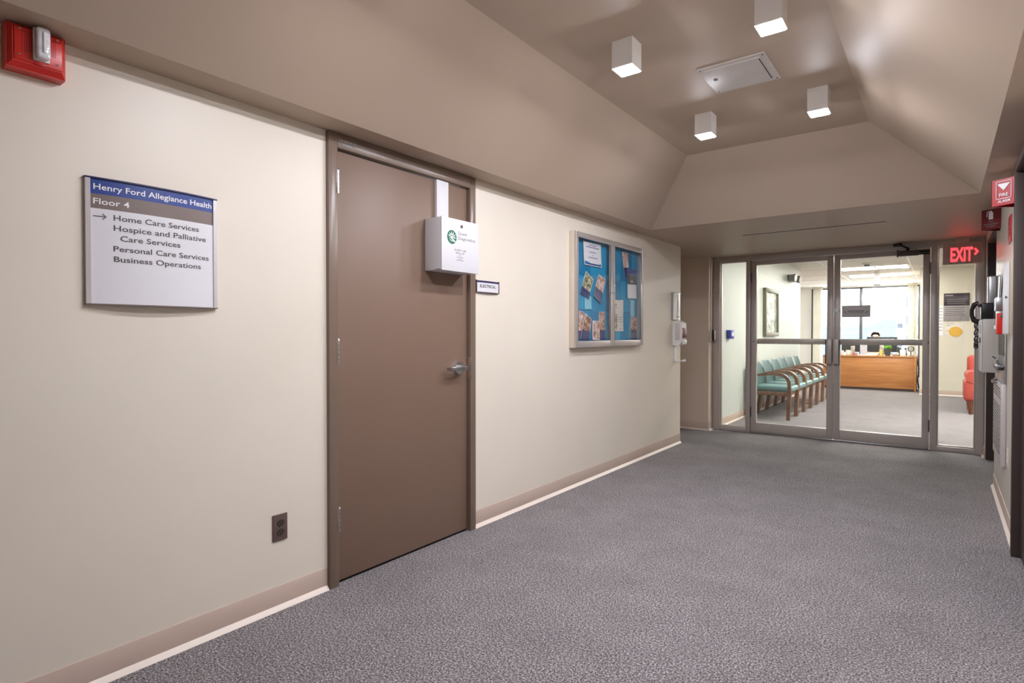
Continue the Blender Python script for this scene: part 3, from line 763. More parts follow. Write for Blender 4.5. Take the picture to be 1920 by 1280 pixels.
for (d0, d1, lockside) in ((b0 + 0.004, mid - 0.001, 1), (mid + 0.001, b1 - 0.004, -1)):
    n0, n1 = bz0 + 0.003, bz1 - 0.003
    dd = O('case_door', MB().box(F_left(d0, n0, bp - 0.012), F_left(d0 + 0.042, n1, bp), 0.003).box(F_left(d1 - 0.042, n0, bp - 0.012), F_left(d1, n1, bp), 0.003)
           .box(F_left(d0 + 0.042, n0, bp - 0.012), F_left(d1 - 0.042, n0 + 0.05, bp), 0.003).box(F_left(d0 + 0.042, n1 - 0.042, bp - 0.012), F_left(d1 - 0.042, n1, bp), 0.003), 'alum', nc)
    O('pane', fbox(F_left, d0 + 0.040, d1 - 0.040, n0 + 0.048, n1 - 0.040, bp - 0.008, bp - 0.005), 'glass_case', dd)
    for u in (d0 + 0.038, d1 - 0.042): O('inner_bead', fbox(F_left, u, u + 0.006, n0 + 0.05, n1 - 0.042, bp - 0.006, bp + 0.002, 0.001), 'chrome', dd)
    lu = d1 - 0.016 if lockside > 0 else d0 + 0.018
    O('lock', MB().cyl(F_left(lu, 1.543, bp), F_left(lu, 1.543, bp + 0.008), 0.008, seg=16), 'chrome', dd)
    hu = d0 + 0.002 if lockside > 0 else d1 - 0.002
    O('piano_hinge', MB().cyl(F_left(hu, n0, bp), F_left(hu, n1, bp), 0.005, seg=10), 'alum', dd)

def card(name, label, quad, base, blocks, w=0.012, group=None, curl=0.003, cat='brochure'):
    """quad: TL, TR, BR, BL on the wall; blocks: (s0, s1, t0, t1, material) printed areas, t from the top"""
    q = [Vector(p) for p in quad]
    def pt(s, t, ww):
        a = q[0].lerp(q[1], s); b = q[3].lerp(q[2], s); p = a.lerp(b, t)
        return F_left(p.x, p.y, ww + curl * (2 * t - 1) ** 2 * (1 if t > 0.5 else 0.3))
    def patch(s0, s1, t0, t1, wa, wb, n=8):
        m = MB(); T = [t0 + (t1 - t0) * k / n for k in range(n + 1)]
        ring = lambda t: [m.bm.verts.new(pt(s0, t, wa)), m.bm.verts.new(pt(s1, t, wa)), m.bm.verts.new(pt(s1, t, wb)), m.bm.verts.new(pt(s0, t, wb))]
        rs = [ring(t) for t in T]
        for a, b in zip(rs, rs[1:]):
            for k in range(4): m.bm.faces.new((a[k], a[(k + 1) % 4], b[(k + 1) % 4], b[k]))
        m.bm.faces.new(rs[0][::-1]); m.bm.faces.new(rs[-1]); return m
    o = tag(O(name, patch(0, 1, 0, 1, w, w + 0.0012), base), label, cat, group)
    for i, (s_0, s_1, t_0, t_1, mt) in enumerate(blocks):
        O('photo_print' if str(mt).startswith('photo') else 'printed_area', patch(s_0, s_1, t_0, t_1, w + 0.0012 + i * 0.0002, w + 0.0016 + i * 0.0002), mt, o)
    O('push_pin', MB().sphere(pt(0.5, 0.03, w + 0.004), 0.004, u=10, v=6), 'chrome', o)
    return o, (lambda s, t, ww: pt(s, t, ww))
def card_lines(o, pt, rows, mat, w):
    m = MB()
    for s0, s1, t, h in rows:
        m.prism([pt(s0, t - h, w), pt(s1, t - h, w), pt(s1, t + h, w), pt(s0, t + h, w)], [pt(s0, t - h, w + 0.0003), pt(s1, t - h, w + 0.0003), pt(s1, t + h, w + 0.0003), pt(s0, t + h, w + 0.0003)])
    O('print_lines', m, mat, o, kind='stuff')

o, pt = card('notice_sheet', 'white notice with a blue wave footer in the notice case', [(4.025, 1.935), (4.318, 1.938), (4.330, 1.748), (4.040, 1.750)], 'paper', [(0.03, 0.97, 0.90, 0.97, 'navy')], w=0.014, cat='notice')
m = MB(); nW = 12
va = [pt(0.03 + 0.94 * k / nW, 0.90 - 0.05 * math.cos(k / nW * 5.2) - 0.02, 0.0157) for k in range(nW + 1)]
vb = [pt(0.03 + 0.94 * k / nW, 0.93, 0.0157) for k in range(nW + 1)]
for k in range(nW): m.poly([va[k], va[k + 1], vb[k + 1], vb[k]])
O('blue_wave', m, 'blue_c', o)
card_lines(o, pt, [(0.3, 0.72, 0.12, 0.016), (0.14, 0.88, 0.21, 0.018), (0.32, 0.68, 0.42, 0.016), (0.48, 0.53, 0.54, 0.016), (0.26, 0.78, 0.65, 0.016)], 'ink_blue', 0.0158)
card('brochure', 'tilted brochure with a green garden photo in the notice case', [(4.070, 1.700), (4.196, 1.640), (4.112, 1.478), (3.978, 1.520)], 'paper', [(0.03, 0.97, 0.03, 0.68, 'photo_green'), (0.0, 1, 0.68, 1, 'brochure_navy')], curl=0.008)
card('brochure', 'tilted brochure with a portrait photo above slate printing', [(4.285, 1.690), (4.408, 1.655), (4.325, 1.445), (4.192, 1.505)], 'paper', [(0.03, 0.97, 0.03, 0.55, 'photo_people2'), (0, 1, 0.55, 1, 'brochure_slate')], curl=0.008)
card('brochure', 'portrait brochure at the hinge edge of the notice case, bottom row', [(3.935, 1.385), (4.040, 1.370), (4.020, 1.155), (3.935, 1.155)], 'paper', [(0.02, 0.98, 0.02, 0.70, 'photo_people2'), (0, 1, 0.70, 1, 'brochure_navy')], w=0.010)
card('brochure', 'tilted family brochure with navy base beside the portrait brochure', [(4.055, 1.365), (4.165, 1.315), (4.125, 1.145), (3.985, 1.155)], 'paper', [(0.02, 0.98, 0.02, 0.62, 'photo_people'), (0, 1, 0.62, 1, 'brochure_navy')], w=0.013)
card('brochure', 'white portrait brochure overlapping the tall brochure by the centre post', [(4.178, 1.305), (4.300, 1.303), (4.298, 1.145), (4.178, 1.148)], 'paper', [(0.1, 0.95, 0.05, 0.95, 'photo_people2')], w=0.015)
card('brochure', 'tall family photo brochure with navy base by the case centre post', [(4.296, 1.380), (4.404, 1.382), (4.404, 1.150), (4.296, 1.150)], 'paper', [(0.02, 0.98, 0.02, 0.66, 'photo_people'), (0, 1, 0.66, 1, 'brochure_navy')], w=0.010)
card('brochure', 'slim leaning brochure pinned high under the second glass door', [(4.722, 1.925), (4.838, 1.928), (4.880, 1.720), (4.785, 1.705)], 'paper', [(0.03, 0.97, 0.02, 0.62, 'photo_people2'), (0, 1, 0.62, 1, 'brochure_navy')], w=0.010)
o, pt = card('brochure', 'two tone charcoal and white leaflet in the notice case', [(4.826, 1.785), (5.018, 1.789), (5.018, 1.525), (4.828, 1.518)], 'paper', [(0, 1, 0.0, 0.22, 'ink_blue'), (0, 1, 0.22, 0.52, 'brochure_char')], w=0.014)
card_lines(o, pt, [(0.36, 0.62, 0.40, 0.012), (0.30, 0.70, 0.44, 0.008)], 'ink_white', 0.0161)
o, pt = card('flyer', 'cream flyer with a landscape picture in the notice case', [(4.556, 1.492), (4.750, 1.498), (4.748, 1.218), (4.556, 1.220)], 'paper_warm', [(0.0, 0.38, 0.45, 0.96, 'photo_land')], w=0.011, cat='flyer')
card_lines(o, pt, [(0.1, 0.2, 0.16, 0.03), (0.22, 0.32, 0.16, 0.03), (0.1, 0.5, 0.24, 0.008), (0.45, 0.9, 0.55, 0.008), (0.45, 0.85, 0.62, 0.008), (0.45, 0.9, 0.69, 0.008), (0.6, 0.78, 0.92, 0.012)], 'ink_light', 0.0128)
card('brochure', 'leaning portrait brochure at the outer corner of the second case door', [(4.925, 1.360), (5.030, 1.345), (5.030, 1.145), (4.900, 1.150)], 'paper', [(0.02, 0.98, 0.02, 0.60, 'photo_people'), (0, 1, 0.60, 1, 'brochure_navy')], w=0.010)
card('paper_slip', 'pale blue slip of paper under the two tone leaflet', [(4.900, 1.508), (4.985, 1.508), (4.985, 1.362), (4.900, 1.362)], surf('pale_blue_paper', (150, 204, 220), 0.6, vary=0.02), [], w=0.010, cat='paper slip')
card('paper_slip', 'pale blue slip of paper below the garden brochure', [(4.06, 1.50), (4.17, 1.50), (4.17, 1.395), (4.06, 1.395)], surf('light_aqua_paper', (140, 206, 224), 0.6, vary=0.02), [], w=0.009, cat='paper slip')

# ---- towel and sanitizer dispensers at the wall's end
td = thing('towel_dispenser', 'slim stainless dispenser at the end of the beige wall', 'dispenser', (XL, 6.03, 1.345))
m = MB(); n = 12
prof = [(5.925 + 0.20 * k / n, 0.022 + 0.020 * math.sin(math.pi * k / n)) for k in range(n + 1)]
a = [F_left(u, 1.345, w) for u, w in prof] + [F_left(6.125, 1.345, 0), F_left(5.925, 1.345, 0)]
b = [F_left(u, 1.63, w) for u, w in prof] + [F_left(6.125, 1.63, 0), F_left(5.925, 1.63, 0)]
O('housing', m.prism(a, b), 'steel', td)
O('top_lid', fbox(F_left, 5.922, 6.128, 1.63, 1.636, 0, 0.04, 0.002), 'steel', td)
O('window', fbox(F_left, 6.0, 6.04, 1.43, 1.6, 0.040, 0.0435, 0.002), 'clearish', td)
O('label', fbox(F_left, 5.99, 6.05, 1.368, 1.385, 0.038, 0.0425, 0.001), 'ink_light', td)
sd = thing('soap_dispenser', 'white sanitizer dispenser with burgundy label below the steel dispenser', 'dispenser', (XL, 6.03, 1.05))
m = MB()
sp = [(0, 1.325), (0.058, 1.335), (0.098, 1.31), (0.106, 1.22), (0.1, 1.13), (0.082, 1.09), (0.06, 1.075), (0, 1.075)]
m.prism([F_left(5.965, v, w) for w, v in sp], [F_left(6.095, v, w) for w, v in sp])
O('housing', m, 'white_plastic', sd)
O('label', fbox(F_left, 5.975, 6.085, 1.15, 1.26, 0.095, 0.1085, 0.004), 'burgundy', sd)
O('clear_pouch', fbox(F_left, 5.958, 5.966, 1.13, 1.31, 0.03, 0.08, 0.004), 'clearish', sd)
O('push_lever', fbox(F_left, 5.99, 6.07, 1.085, 1.13, 0.09, 0.118, 0.006), 'white_plastic', sd)
dt = thing('drip_tray', 'white plastic drip tray bracket under the sanitizer dispenser', 'drip tray', (XL, 6.03, 0.905))
O('bracket', fbox(F_left, 6.0, 6.06, 0.908, 1.075, 0.0, 0.012, 0.003), 'white_plastic', dt)
O('tray', fbox(F_left, 5.985, 6.075, 0.902, 0.912, 0.012, 0.105, 0.004), 'white_plastic', dt)
O('tray_lip', fbox(F_left, 5.985, 6.075, 0.912, 0.922, 0.098, 0.105, 0.002), 'white_plastic', dt)

# ---- card reader and conduit on the alcove return
F_ret = lambda u, v, w: (-2.315 + w, u, v)
cr = thing('card_reader', 'black card reader on a steel back box beside the glass doors', 'card reader', (-2.315, 7.24, 1.1))
O('back_box', fbox(F_ret, 7.18, 7.26, 1.10, 1.235, 0, 0.03, 0.003), 'cream_plastic', cr)
O('reader', fbox(F_ret, 7.19, 7.25, 1.105, 1.245, 0.03, 0.055, 0.008, 3), 'black_plastic', cr)
O('face_plate', fbox(F_ret, 7.197, 7.243, 1.115, 1.235, 0.055, 0.060, 0.003), 'alum', cr)
cd = tag(O('conduit', fbox(F_ret, 7.212, 7.232, 1.235, ZS, 0, 0.014, 0.002), 'cream_plastic'), 'thin beige wire conduit rising from the card reader', 'conduit')
O('conduit_coupling', fbox(F_ret, 7.208, 7.236, 1.66, 1.70, 0, 0.017, 0.002), 'cream_plastic', cd)

# ------------------------------------------------------------------ things on the right wall
def v_sign(name, label, ymid, z0, z1, mat, proj=0.107, half=0.075):
    t = thing(name, label, 'sign', (XR, ymid, z0))
    for s in (-1, 1):
        p0, p1 = (XR, ymid + s * half), (XR - proj, ymid)
        n = 0.003
        a = [(p0[0], p0[1], z0), (p1[0], p1[1], z0), (p1[0], p1[1] - s * n, z0), (p0[0], p0[1] - s * n, z0)]
        b = [(q[0], q[1], z1) for q in a]
        O('sign_face', MB().prism(a, b), mat, t)
    O('fold_cap', MB().prism([(XR, ymid - half + 0.004, z1 - 0.002), (XR, ymid + half - 0.004, z1 - 0.002), (XR - proj + 0.004, ymid, z1 - 0.002)],
                              [(XR, ymid - half + 0.004, z1), (XR, ymid + half - 0.004, z1), (XR - proj + 0.004, ymid, z1)]), mat, t)
    L_ = math.hypot(proj, half); du = (proj / L_, half / L_)
    # face towards the corridor: u runs from the tip back to the wall
    tip = (XR - proj, ymid - 0.0032)
    fr_ = lambda u, v, w: (tip[0] + u * proj / L_ - w * half / L_, tip[1] - u * half / L_ - w * proj / L_, v)
    return t, fr_, L_
t, fs, Ls = v_sign('fire_alarm_sign', 'bright red folded fire alarm sign projecting from the wall', 4.44, 1.945, 2.098, 'red_dark')
def frame_marks(fr_, u0, u1, v0, v1, th, parent):
    m = MB()
    for a in ((u0, u1, v0, v0 + th), (u0, u1, v1 - th, v1), (u0, u0 + th, v0, v1), (u1 - th, u1, v0, v1)):
        m.prism([fr_(a[0], a[2], 0.0004), fr_(a[1], a[2], 0.0004), fr_(a[1], a[3], 0.0004), fr_(a[0], a[3], 0.0004)], [fr_(a[0], a[2], 0.0008), fr_(a[1], a[2], 0.0008), fr_(a[1], a[3], 0.0008), fr_(a[0], a[3], 0.0008)])
    O('border', m, 'ink_white', parent)
frame_marks(fs, 0.024, 0.104, 1.982, 2.085, 0.003, t)
O('triangle', MB().prism([fs(0.030, 2.070, 0.0004), fs(0.098, 2.070, 0.0004), fs(0.064, 2.030, 0.0004)], [fs(0.030, 2.070, 0.0008), fs(0.098, 2.070, 0.0008), fs(0.064, 2.030, 0.0008)]), 'ink_white', t)
text('FIRE', fs, 0.064, 1.996, 0.019, 'ink_white', t, width=0.046, align='C', w=0.0004, bold=0.015)
text('ALARM', fs, 0.066, 1.961, 0.016, 'ink_white', t, width=0.064, align='C', w=0.0004, bold=0.015)
t, fs, Ls = v_sign('extinguisher_sign', 'dark maroon folded fire extinguisher sign projecting from the wall', 5.54, 1.962, 2.11, 'maroon')
m = fpoly(fs, [(0.048, 2.035), (0.078, 2.035), (0.078, 2.082), (0.070, 2.09), (0.056, 2.09), (0.048, 2.082)], 0.0004, 0.0008)
m = fpoly(fs, [(0.058, 2.09), (0.068, 2.09), (0.068, 2.098), (0.058, 2.098)], 0.0004, 0.0008, m)
m = fpoly(fs, [(0.034, 2.055), (0.040, 2.055), (0.040, 2.088), (0.058, 2.094), (0.058, 2.098), (0.036, 2.093)], 0.0004, 0.0008, m)
O('extinguisher_symbol', m, 'ink_white', t)
text('FIRE', fs, 0.064, 2.014, 0.010, 'ink_light', t, width=0.03, align='C', w=0.0004, bold=0.01)
text('EXTINGUISHER', fs, 0.064, 1.996, 0.010, 'ink_light', t, width=0.09, align='C', w=0.0004, bold=0.01)
text('IN CABINET', fs, 0.064, 1.979, 0.010, 'ink_light', t, width=0.065, align='C', w=0.0004, bold=0.01)

rp_ = tag(O('red_wall_plate', fbox(F_right, -4.80, -4.62, 1.76, 1.925, 0, 0.006, 0.002), 'red_dark'), 'flat red plate on the wall under the red fire alarm sign', 'wall plate')
lines(F_right, [(-4.73, -4.69, 1.89 - 0.03 * k, 0.005) for k in range(4)], 'ink_white', rp_, 0.006)

# courtesy phone cabinet with a black handset
pb = thing('phone_cabinet', 'warm grey wall cabinet carrying a black telephone', 'cabinet', (XR, 5.6, 0.915))
O('body', fbox(F_right, -5.74, -5.44, 0.915, 1.305, 0, 0.098, 0.004), 'box_grey', pb)
cdoor = O('cabinet_door', fbox(F_right, -5.735, -5.445, 0.92, 1.30, 0.099, 0.108, 0.003), 'box_white', pb)
O('label', fbox(F_right, -5.56, -5.48, 1.20, 1.26, 0.108, 0.1088), 'ink_light', cdoor)
O('latch', fbox(F_right, -5.50, -5.47, 1.13, 1.17, 0.108, 0.114, 0.002), 'black_plastic', cdoor)
ph = thing('wall_telephone', 'black telephone with curly cord on the grey cabinet', 'telephone', (XR - 0.06, 5.56, 1.305))
O('base', bx((XR - 0.105, 5.50, 1.305), (XR - 0.035, 5.66, 1.425), 0.008, 3), 'black_plastic', ph)
O('cradle', bx((XR - 0.125, 5.515, 1.395), (XR - 0.10, 5.56, 1.42), 0.004), 'black_plastic', ph)
hp = [(XR - 0.118, 5.535, 1.425), (XR - 0.145, 5.535, 1.415), (XR - 0.158, 5.535, 1.375), (XR - 0.158, 5.535, 1.335), (XR - 0.146, 5.535, 1.298), (XR - 0.12, 5.535, 1.285)]
hs = O('handset', MB().tube(hp, [0.020, 0.017, 0.013, 0.013, 0.017, 0.021], 12), 'black_plastic', ph)
cp = []
for k in range(73):
    s = k / 72
    z = 1.285 - 0.19 * math.sin(math.pi * min(1, s * 1.02)) * 0.98 - 0.0
    yb = 5.535 - 0.03 + 0.06 * s
    cp.append((XR - 0.132 + 0.012 * math.cos(k * 0.9), yb, z + 0.012 * math.sin(k * 0.9)))
O('cord', MB().tube(cp, 0.0035, 6), 'black_plastic', ph)

# recessed drinking fountain
df = thing('drinking_fountain', 'stainless steel drinking fountain with perforated grille set in the wall', 'drinking fountain', (XR, 5.2, 0.32))
O('back_panel', fbox(F_right, -5.43, -4.86, 0.87, 1.34, 0.0012, 0.008, 0.002), 'steel', df)
gr = O('grille_panel', fbox(F_right, -5.58, -4.86, 0.34, 0.872, 0.0012, 0.026, 0.003), 'sign_alum', df)
m = MB()
for i in range(7):
    for k in range(23):
        u = -5.54 + i * 0.088 + 0.03 * (k % 2); z = 0.40 + k * 0.0195
        if k in (17, 18): continue
        m.box(F_right(u, z, 0.0258), F_right(u + 0.045, z + 0.009, 0.0268))
O('grille_holes', m, 'gap', gr, kind='stuff')
O('basin', fbox(F_right, -5.425, -4.94, 0.975, 0.992, 0.008, 0.045, 0.006, 3), 'steel', df)
O('basin_bowl', fbox(F_right, -5.40, -4.98, 0.955, 0.976, 0.008, 0.036, 0.006), 'closer', df)
O('spout', MB().cyl(F_right(-5.16, 0.99, 0.035), F_right(-5.16, 1.02, 0.035), 0.012, seg=14).cyl(F_right(-5.16, 1.02, 0.035), F_right(-5.20, 1.035, 0.05), 0.008, seg=12), 'chrome', df)
for q in (-5.30, -5.24): O('push_button', MB().cyl(F_right(q, 0.865, 0.024), F_right(q, 0.865, 0.052), 0.014, 0.012, seg=16), 'chrome', df)
O('recess_shade_plate', fbox(F_right, -5.42, -4.94, 1.05, 1.32, 0.008, 0.010, 0.001), 'closer', df)  # dark sheet standing in for the shade inside the fountain recess

cs = thing('cup_dispenser', 'narrow chrome cup dispenser between the fountain and the dark doorway', 'dispenser', (XR, 5.8, 1.35))
O('housing', fbox(F_right, -5.87, -5.76, 1.37, 1.645, 0, 0.055, 0.012, 3), 'steel', cs)
O('label', fbox(F_right, -5.83, -5.80, 1.40, 1.42, 0.055, 0.0558), 'ink_grey', cs)
bh = thing('brochure_rack', 'clear wall rack holding silver leaflets above the red pull station', 'leaflet rack', (XR, 4.85, 1.33))
O('rack', fbox(F_right, -4.96, -4.80, 1.345, 1.43, 0, 0.06, 0.003), 'steel', bh)
for k in range(3):
    a = [(XR - 0.010 - 0.016 * k, 4.81, 1.40), (XR - 0.010 - 0.016 * k, 4.95, 1.40), (XR - 0.014 - 0.016 * k, 4.95, 1.40), (XR - 0.014 - 0.016 * k, 4.81, 1.40)]
    b = [(p[0] + 0.006, p[1], 1.63 - 0.03 * k) for p in a]
    O('leaflet', MB().prism(a, b), ['paper', 'paper', 'brochure_slate'][k], bh)
ps = thing('pull_station', 'small red fire alarm pull station beside the tan wall cabinet', 'pull station', (XR, 4.68, 1.19))
O('body', fbox(F_right, -4.72, -4.62, 1.195, 1.325, 0, 0.066, 0.005, 3), 'red', ps)
O('handle', fbox(F_right, -4.705, -4.635, 1.225, 1.25, 0.066, 0.075, 0.003), 'white_plastic', ps)
O('key_lock', MB().cyl((XR - 0.045, 4.62, 1.307), (XR - 0.045, 4.614, 1.307), 0.010, seg=16), 'chrome', ps)
tb = thing('wall_cabinet', 'shallow tan metal wall cabinet by the dark door frame', 'cabinet', (XR, 4.3, 1.19))
O('body', fbox(F_right, -4.52, -4.165, 1.192, 1.60, 0, 0.038, 0.003), 'box_tan', tb)
dd = O('cabinet_door', fbox(F_right, -4.515, -4.17, 1.197, 1.595, 0.039, 0.046, 0.002), 'box_white', tb)
O('knob', MB().cyl(F_right(-4.20, 1.40, 0.046), F_right(-4.20, 1.40, 0.058), 0.008, seg=14), 'chrome', dd)
wp = thing('wall_outlet', 'pale outlet plate low on the wall beside the fountain grille', 'outlet', (XR, 4.68, 0.38))
O('cover_plate', fbox(F_right, -4.72, -4.65, 0.375, 0.49, 0, 0.006, 0.003), 'cream_plastic', wp)
for z in (0.412, 0.453): O('receptacle', fbox(F_right, -4.70, -4.67, z - 0.012, z + 0.012, 0.006, 0.008, 0.002), 'white_plastic', wp)

# ------------------------------------------------------------------ the lobby behind the glass
ZC, YW = 2.48, 18.0
struct('wall_lobby_left', bx((-2.42, 7.42, 0), (-2.29, 12.7, ZC + 0.02)), 'lobby_wall', 'pale green lobby wall behind the teal chairs', 'wall')
struct('wall_lobby_side', MB().box((-4.6, 12.7, 0), (-4.45, YW, ZC + 0.02)).box((-4.6, 12.58, 0), (-2.42, 12.7, ZC + 0.02)), 'lobby_white', 'white side wall of the lobby near the window', 'wall')
struct('wall_lobby_right', bx((2.9, 7.42, 0), (3.05, 13.9, ZC + 0.02)), 'lobby_cream', 'cream lobby wall behind the red armchair', 'wall')
struct('wall_lobby_partition', MB().box((-0.365, 13.9, 0), (3.05, 14.02, ZC + 0.02)).box((-0.365, 14.02, 0), (-0.30, YW, ZC + 0.02)), 'lobby_cream', 'cream lobby wall with the dark plaque and certificates', 'wall')
struct('wall_header', MB().box((-2.42, 7.30 + 0.085, 2.10), (3.05, 7.42, ZC + 0.04)).box((XR, 7.385, 0), (3.05, 7.42, 2.2)), 'lobby_white', 'white wall over and beside the glass doors on the lobby side', 'wall')
wx0, wx1, wz0, wz1 = -2.96, -0.47, 0.13, 2.44
struct('wall_far', MB().box((-4.6, YW, 0), (wx0, YW + 0.12, ZC + 0.02)).box((wx1, YW, 0), (-0.3, YW + 0.12, ZC + 0.02)).box((wx0, YW, 0), (wx1, YW + 0.12, wz0)).box((wx0, YW, wz1), (wx1, YW + 0.12, ZC + 0.02)), 'lobby_white', 'white window wall at the far end of the lobby', 'wall')
lc = struct('ceiling_lobby', bx((-4.6, 7.42, ZC), (3.05, YW + 0.12, ZC + 0.03)), 'lobby_ceiling', 'off white suspended lobby ceiling', 'ceiling')
for x in (-1.80, -0.49, 0.85): O('ceiling_grid_bar', bx((x - 0.012, 7.42, ZC - 0.006), (x + 0.012, YW, ZC)), 'tbar', lc)
for k in range(8):
    y = 8.2 + 1.22 * k
    O('ceiling_grid_bar', bx((-2.28 if y < 12.7 else -4.4, y - 0.012, ZC - 0.005), (-0.37 if y > 13.9 else 2.9, y + 0.012, ZC)), 'tbar', lc)
cove('baseboard_lobby_left', lambda u, v, w: (-2.29 + w, u, v), 7.42, 12.7, 'cream vinyl base behind the teal chairs')
cove('baseboard_lobby', F_y(13.9), -0.365, 2.9, 'cream vinyl base under the dark plaque')

w3 = sroot('window_3', 'wide bright lobby window with dark mullions over the city', 'window', ((wx0 + wx1) / 2, YW, wz0))
for x, t_ in ((wx0, 0.05), (-1.80, 0.07), (wx1 - 0.04, 0.04)): O('mullion', bx((x, YW + 0.01, wz0), (x + t_, YW + 0.08, wz1), 0.003), 'win_frame', w3)
O('head_rail', bx((wx0 + 0.05, YW + 0.01, wz1 - 0.04), (wx1 - 0.04, YW + 0.08, wz1), 0.003), 'win_frame', w3)
O('sill', bx((wx0 - 0.05, YW - 0.06, wz0 - 0.03), (wx1 + 0.05, YW + 0.09, wz0 + 0.012), 0.004), 'win_frame', w3)
for a, b in ((wx0 + 0.05, -1.80), (-1.73, wx1 - 0.04)): O('pane', bx((a, YW + 0.045, wz0 + 0.012), (b, YW + 0.051, wz1 - 0.04)), 'glass', w3)
for nm, lab, xa, cnt in (('vertical_blind', 'cream vertical blind gathered by the window edge near the white wall', -2.90, 7), ('vertical_blind', 'cream vertical blind gathered at the window end above the desk corner', -0.72, 6)):
    vb_ = thing(nm, lab, 'blind', (xa, YW - 0.08, 0.2), 'lobby window blinds')
    O('head_track', bx((xa - 0.02, YW - 0.10, ZC - 0.05), (xa + cnt * 0.034, YW - 0.06, ZC), 0.003), 'blind', vb_)
    for k in range(cnt):
        x = xa + k * 0.032
        a = [(x, YW - 0.115, 0.2), (x + 0.004, YW - 0.115, 0.2), (x + 0.030, YW - 0.03, 0.2), (x + 0.026, YW - 0.03, 0.2)]
        O('vane', MB().prism(a, [(p[0], p[1], ZC - 0.05) for p in a]), 'blind', vb_)

def troffer(x0, x1, y0, y1, label):
    t = thing('ceiling_light', label, 'ceiling light', ((x0 + x1) / 2, (y0 + y1) / 2, ZC - 0.02), 'lobby light panels')
    m = MB()
    for a in ((x0, x1, y0, y0 + 0.03), (x0, x1, y1 - 0.03, y1), (x0, x0 + 0.03, y0 + 0.03, y1 - 0.03), (x1 - 0.03, x1, y0 + 0.03, y1 - 0.03)):
        m.box((a[0], a[2], ZC - 0.02), (a[1], a[3], ZC - 0.007), 0.002)
    O('frame', m, 'tbar', t)
    O('diffuser', bx((x0 + 0.03, y0 + 0.03, ZC - 0.016), (x1 - 0.03, y1 - 0.03, ZC - 0.010)), 'tube_on', t)
troffer(-1.66, -0.52, 13.02, 13.42, 'lit light panel on the lobby ceiling before the desk')
troffer(-1.70, -0.55, 14.75, 15.20, 'lit light panel on the lobby ceiling over the desk')
troffer(-1.75, -0.58, 16.95, 17.45, 'lit light panel on the lobby ceiling beside the window')
for x_, nm_ in ((-0.95, 'beside the teal chairs'), (0.9, 'before the coral armchair')):  # extra panels out of view, added to brighten the lobby
    for y_, nn_ in ((8.45, 'nearest the glass doors'), (10.0, 'second from the glass doors')):
        troffer(x_, x_ + 1.14, y_, y_ + 0.45, 'added light panel on the lobby ceiling ' + nm_ + ', ' + nn_)
sm = thing('smoke_detector', 'white round smoke detector on the lobby ceiling', 'smoke detector', (-1.13, 12.4, ZC))
O('base', MB().cyl((-1.13, 12.4, ZC - 0.02), (-1.13, 12.4, ZC - 0.0055), 0.075, seg=24), 'white_plastic', sm)
O('sensor', MB().cyl((-1.13, 12.4, ZC - 0.055), (-1.13, 12.4, ZC - 0.02), 0.035, 0.055, seg=24), 'grey_plastic', sm)
sp_ = thing('sprinkler_head', 'small sprinkler head on the lobby ceiling', 'sprinkler', (-1.03, 12.75, ZC))
O('escutcheon', MB().cyl((-1.03, 12.75, ZC - 0.01), (-1.03, 12.75, ZC), 0.035, seg=20), 'white_plastic', sp_)
O('nozzle', MB().cyl((-1.03, 12.75, ZC - 0.05), (-1.03, 12.75, ZC - 0.01), 0.010, seg=12), 'steel', sp_)
O('deflector', MB().cyl((-1.03, 12.75, ZC - 0.054), (-1.03, 12.75, ZC - 0.05), 0.022, seg=16), 'steel', sp_)
pp = thing('ceiling_block', 'unidentified white upright block below the lobby ceiling before the window', 'ceiling post', (-1.1, 14.1, ZC))  # solid block modelled for an unidentified white upright shape
O('shaft', bx((-1.145, 14.06, ZC - 0.27), (-1.055, 14.15, ZC), 0.006), 'white_plastic', pp)
O('collar', bx((-1.155, 14.05, ZC - 0.29), (-1.045, 14.16, ZC - 0.27), 0.004), 'grey_plastic', pp)

# framed art, emergency light, small fittings on the lobby wall
F_lob = lambda u, v, w: (-2.29 + w, u, v)
pa = thing('framed_picture', 'framed tall greenish picture on the pale lobby wall', 'picture', (-2.29, 10.17, 1.15))
for a in ((9.72, 10.62, 1.155, 1.215), (9.72, 10.62, 1.865, 1.925), (9.72, 9.78, 1.215, 1.865), (10.56, 10.62, 1.215, 1.865)):
    O('frame_side', fbox(F_lob, a[0], a[1], a[2], a[3], 0, 0.05, 0.004), 'art_frame', pa)
O('artwork', fbox(F_lob, 9.78, 10.56, 1.215, 1.865, 0, 0.02), 'art', pa)
em = thing('emergency_light', 'grey twin head emergency light high on the lobby wall', 'emergency light', (-2.29, 11.7, 2.17))
O('housing', fbox(F_lob, 11.55, 11.85, 2.16, 2.28, 0, 0.08, 0.01, 3), 'grey_plastic', em)
for y in (11.5, 11.93):
    hh = O('lamp_head', MB().cyl((-2.25, y, 2.22), (-2.15, y - 0.02, 2.21), 0.05, 0.075, seg=20), 'grey_plastic', em)
    O('lamp_glass', MB().cyl((-2.15, y - 0.02, 2.21), (-2.142, y - 0.021, 2.209), 0.068, seg=20), 'lens', hh)
bb = thing('glove_box_holder', 'blue dispenser box on the lobby wall behind the sidelight', 'dispenser', (-2.29, 7.86, 1.12))
O('box', fbox(F_lob, 7.80, 7.95, 1.13, 1.245, 0, 0.06, 0.006), 'blue_box', bb)
O('opening', fbox(F_lob, 7.83, 7.92, 1.165, 1.21, 0.06, 0.063, 0.002), 'paper', bb)
ls = thing('light_switch', 'white light switch on the lobby wall beside the blue box', 'switch', (-2.29, 8.08, 1.13))
O('plate', fbox(F_lob, 8.04, 8.12, 1.125, 1.235, 0, 0.007, 0.003), 'white_plastic', ls)
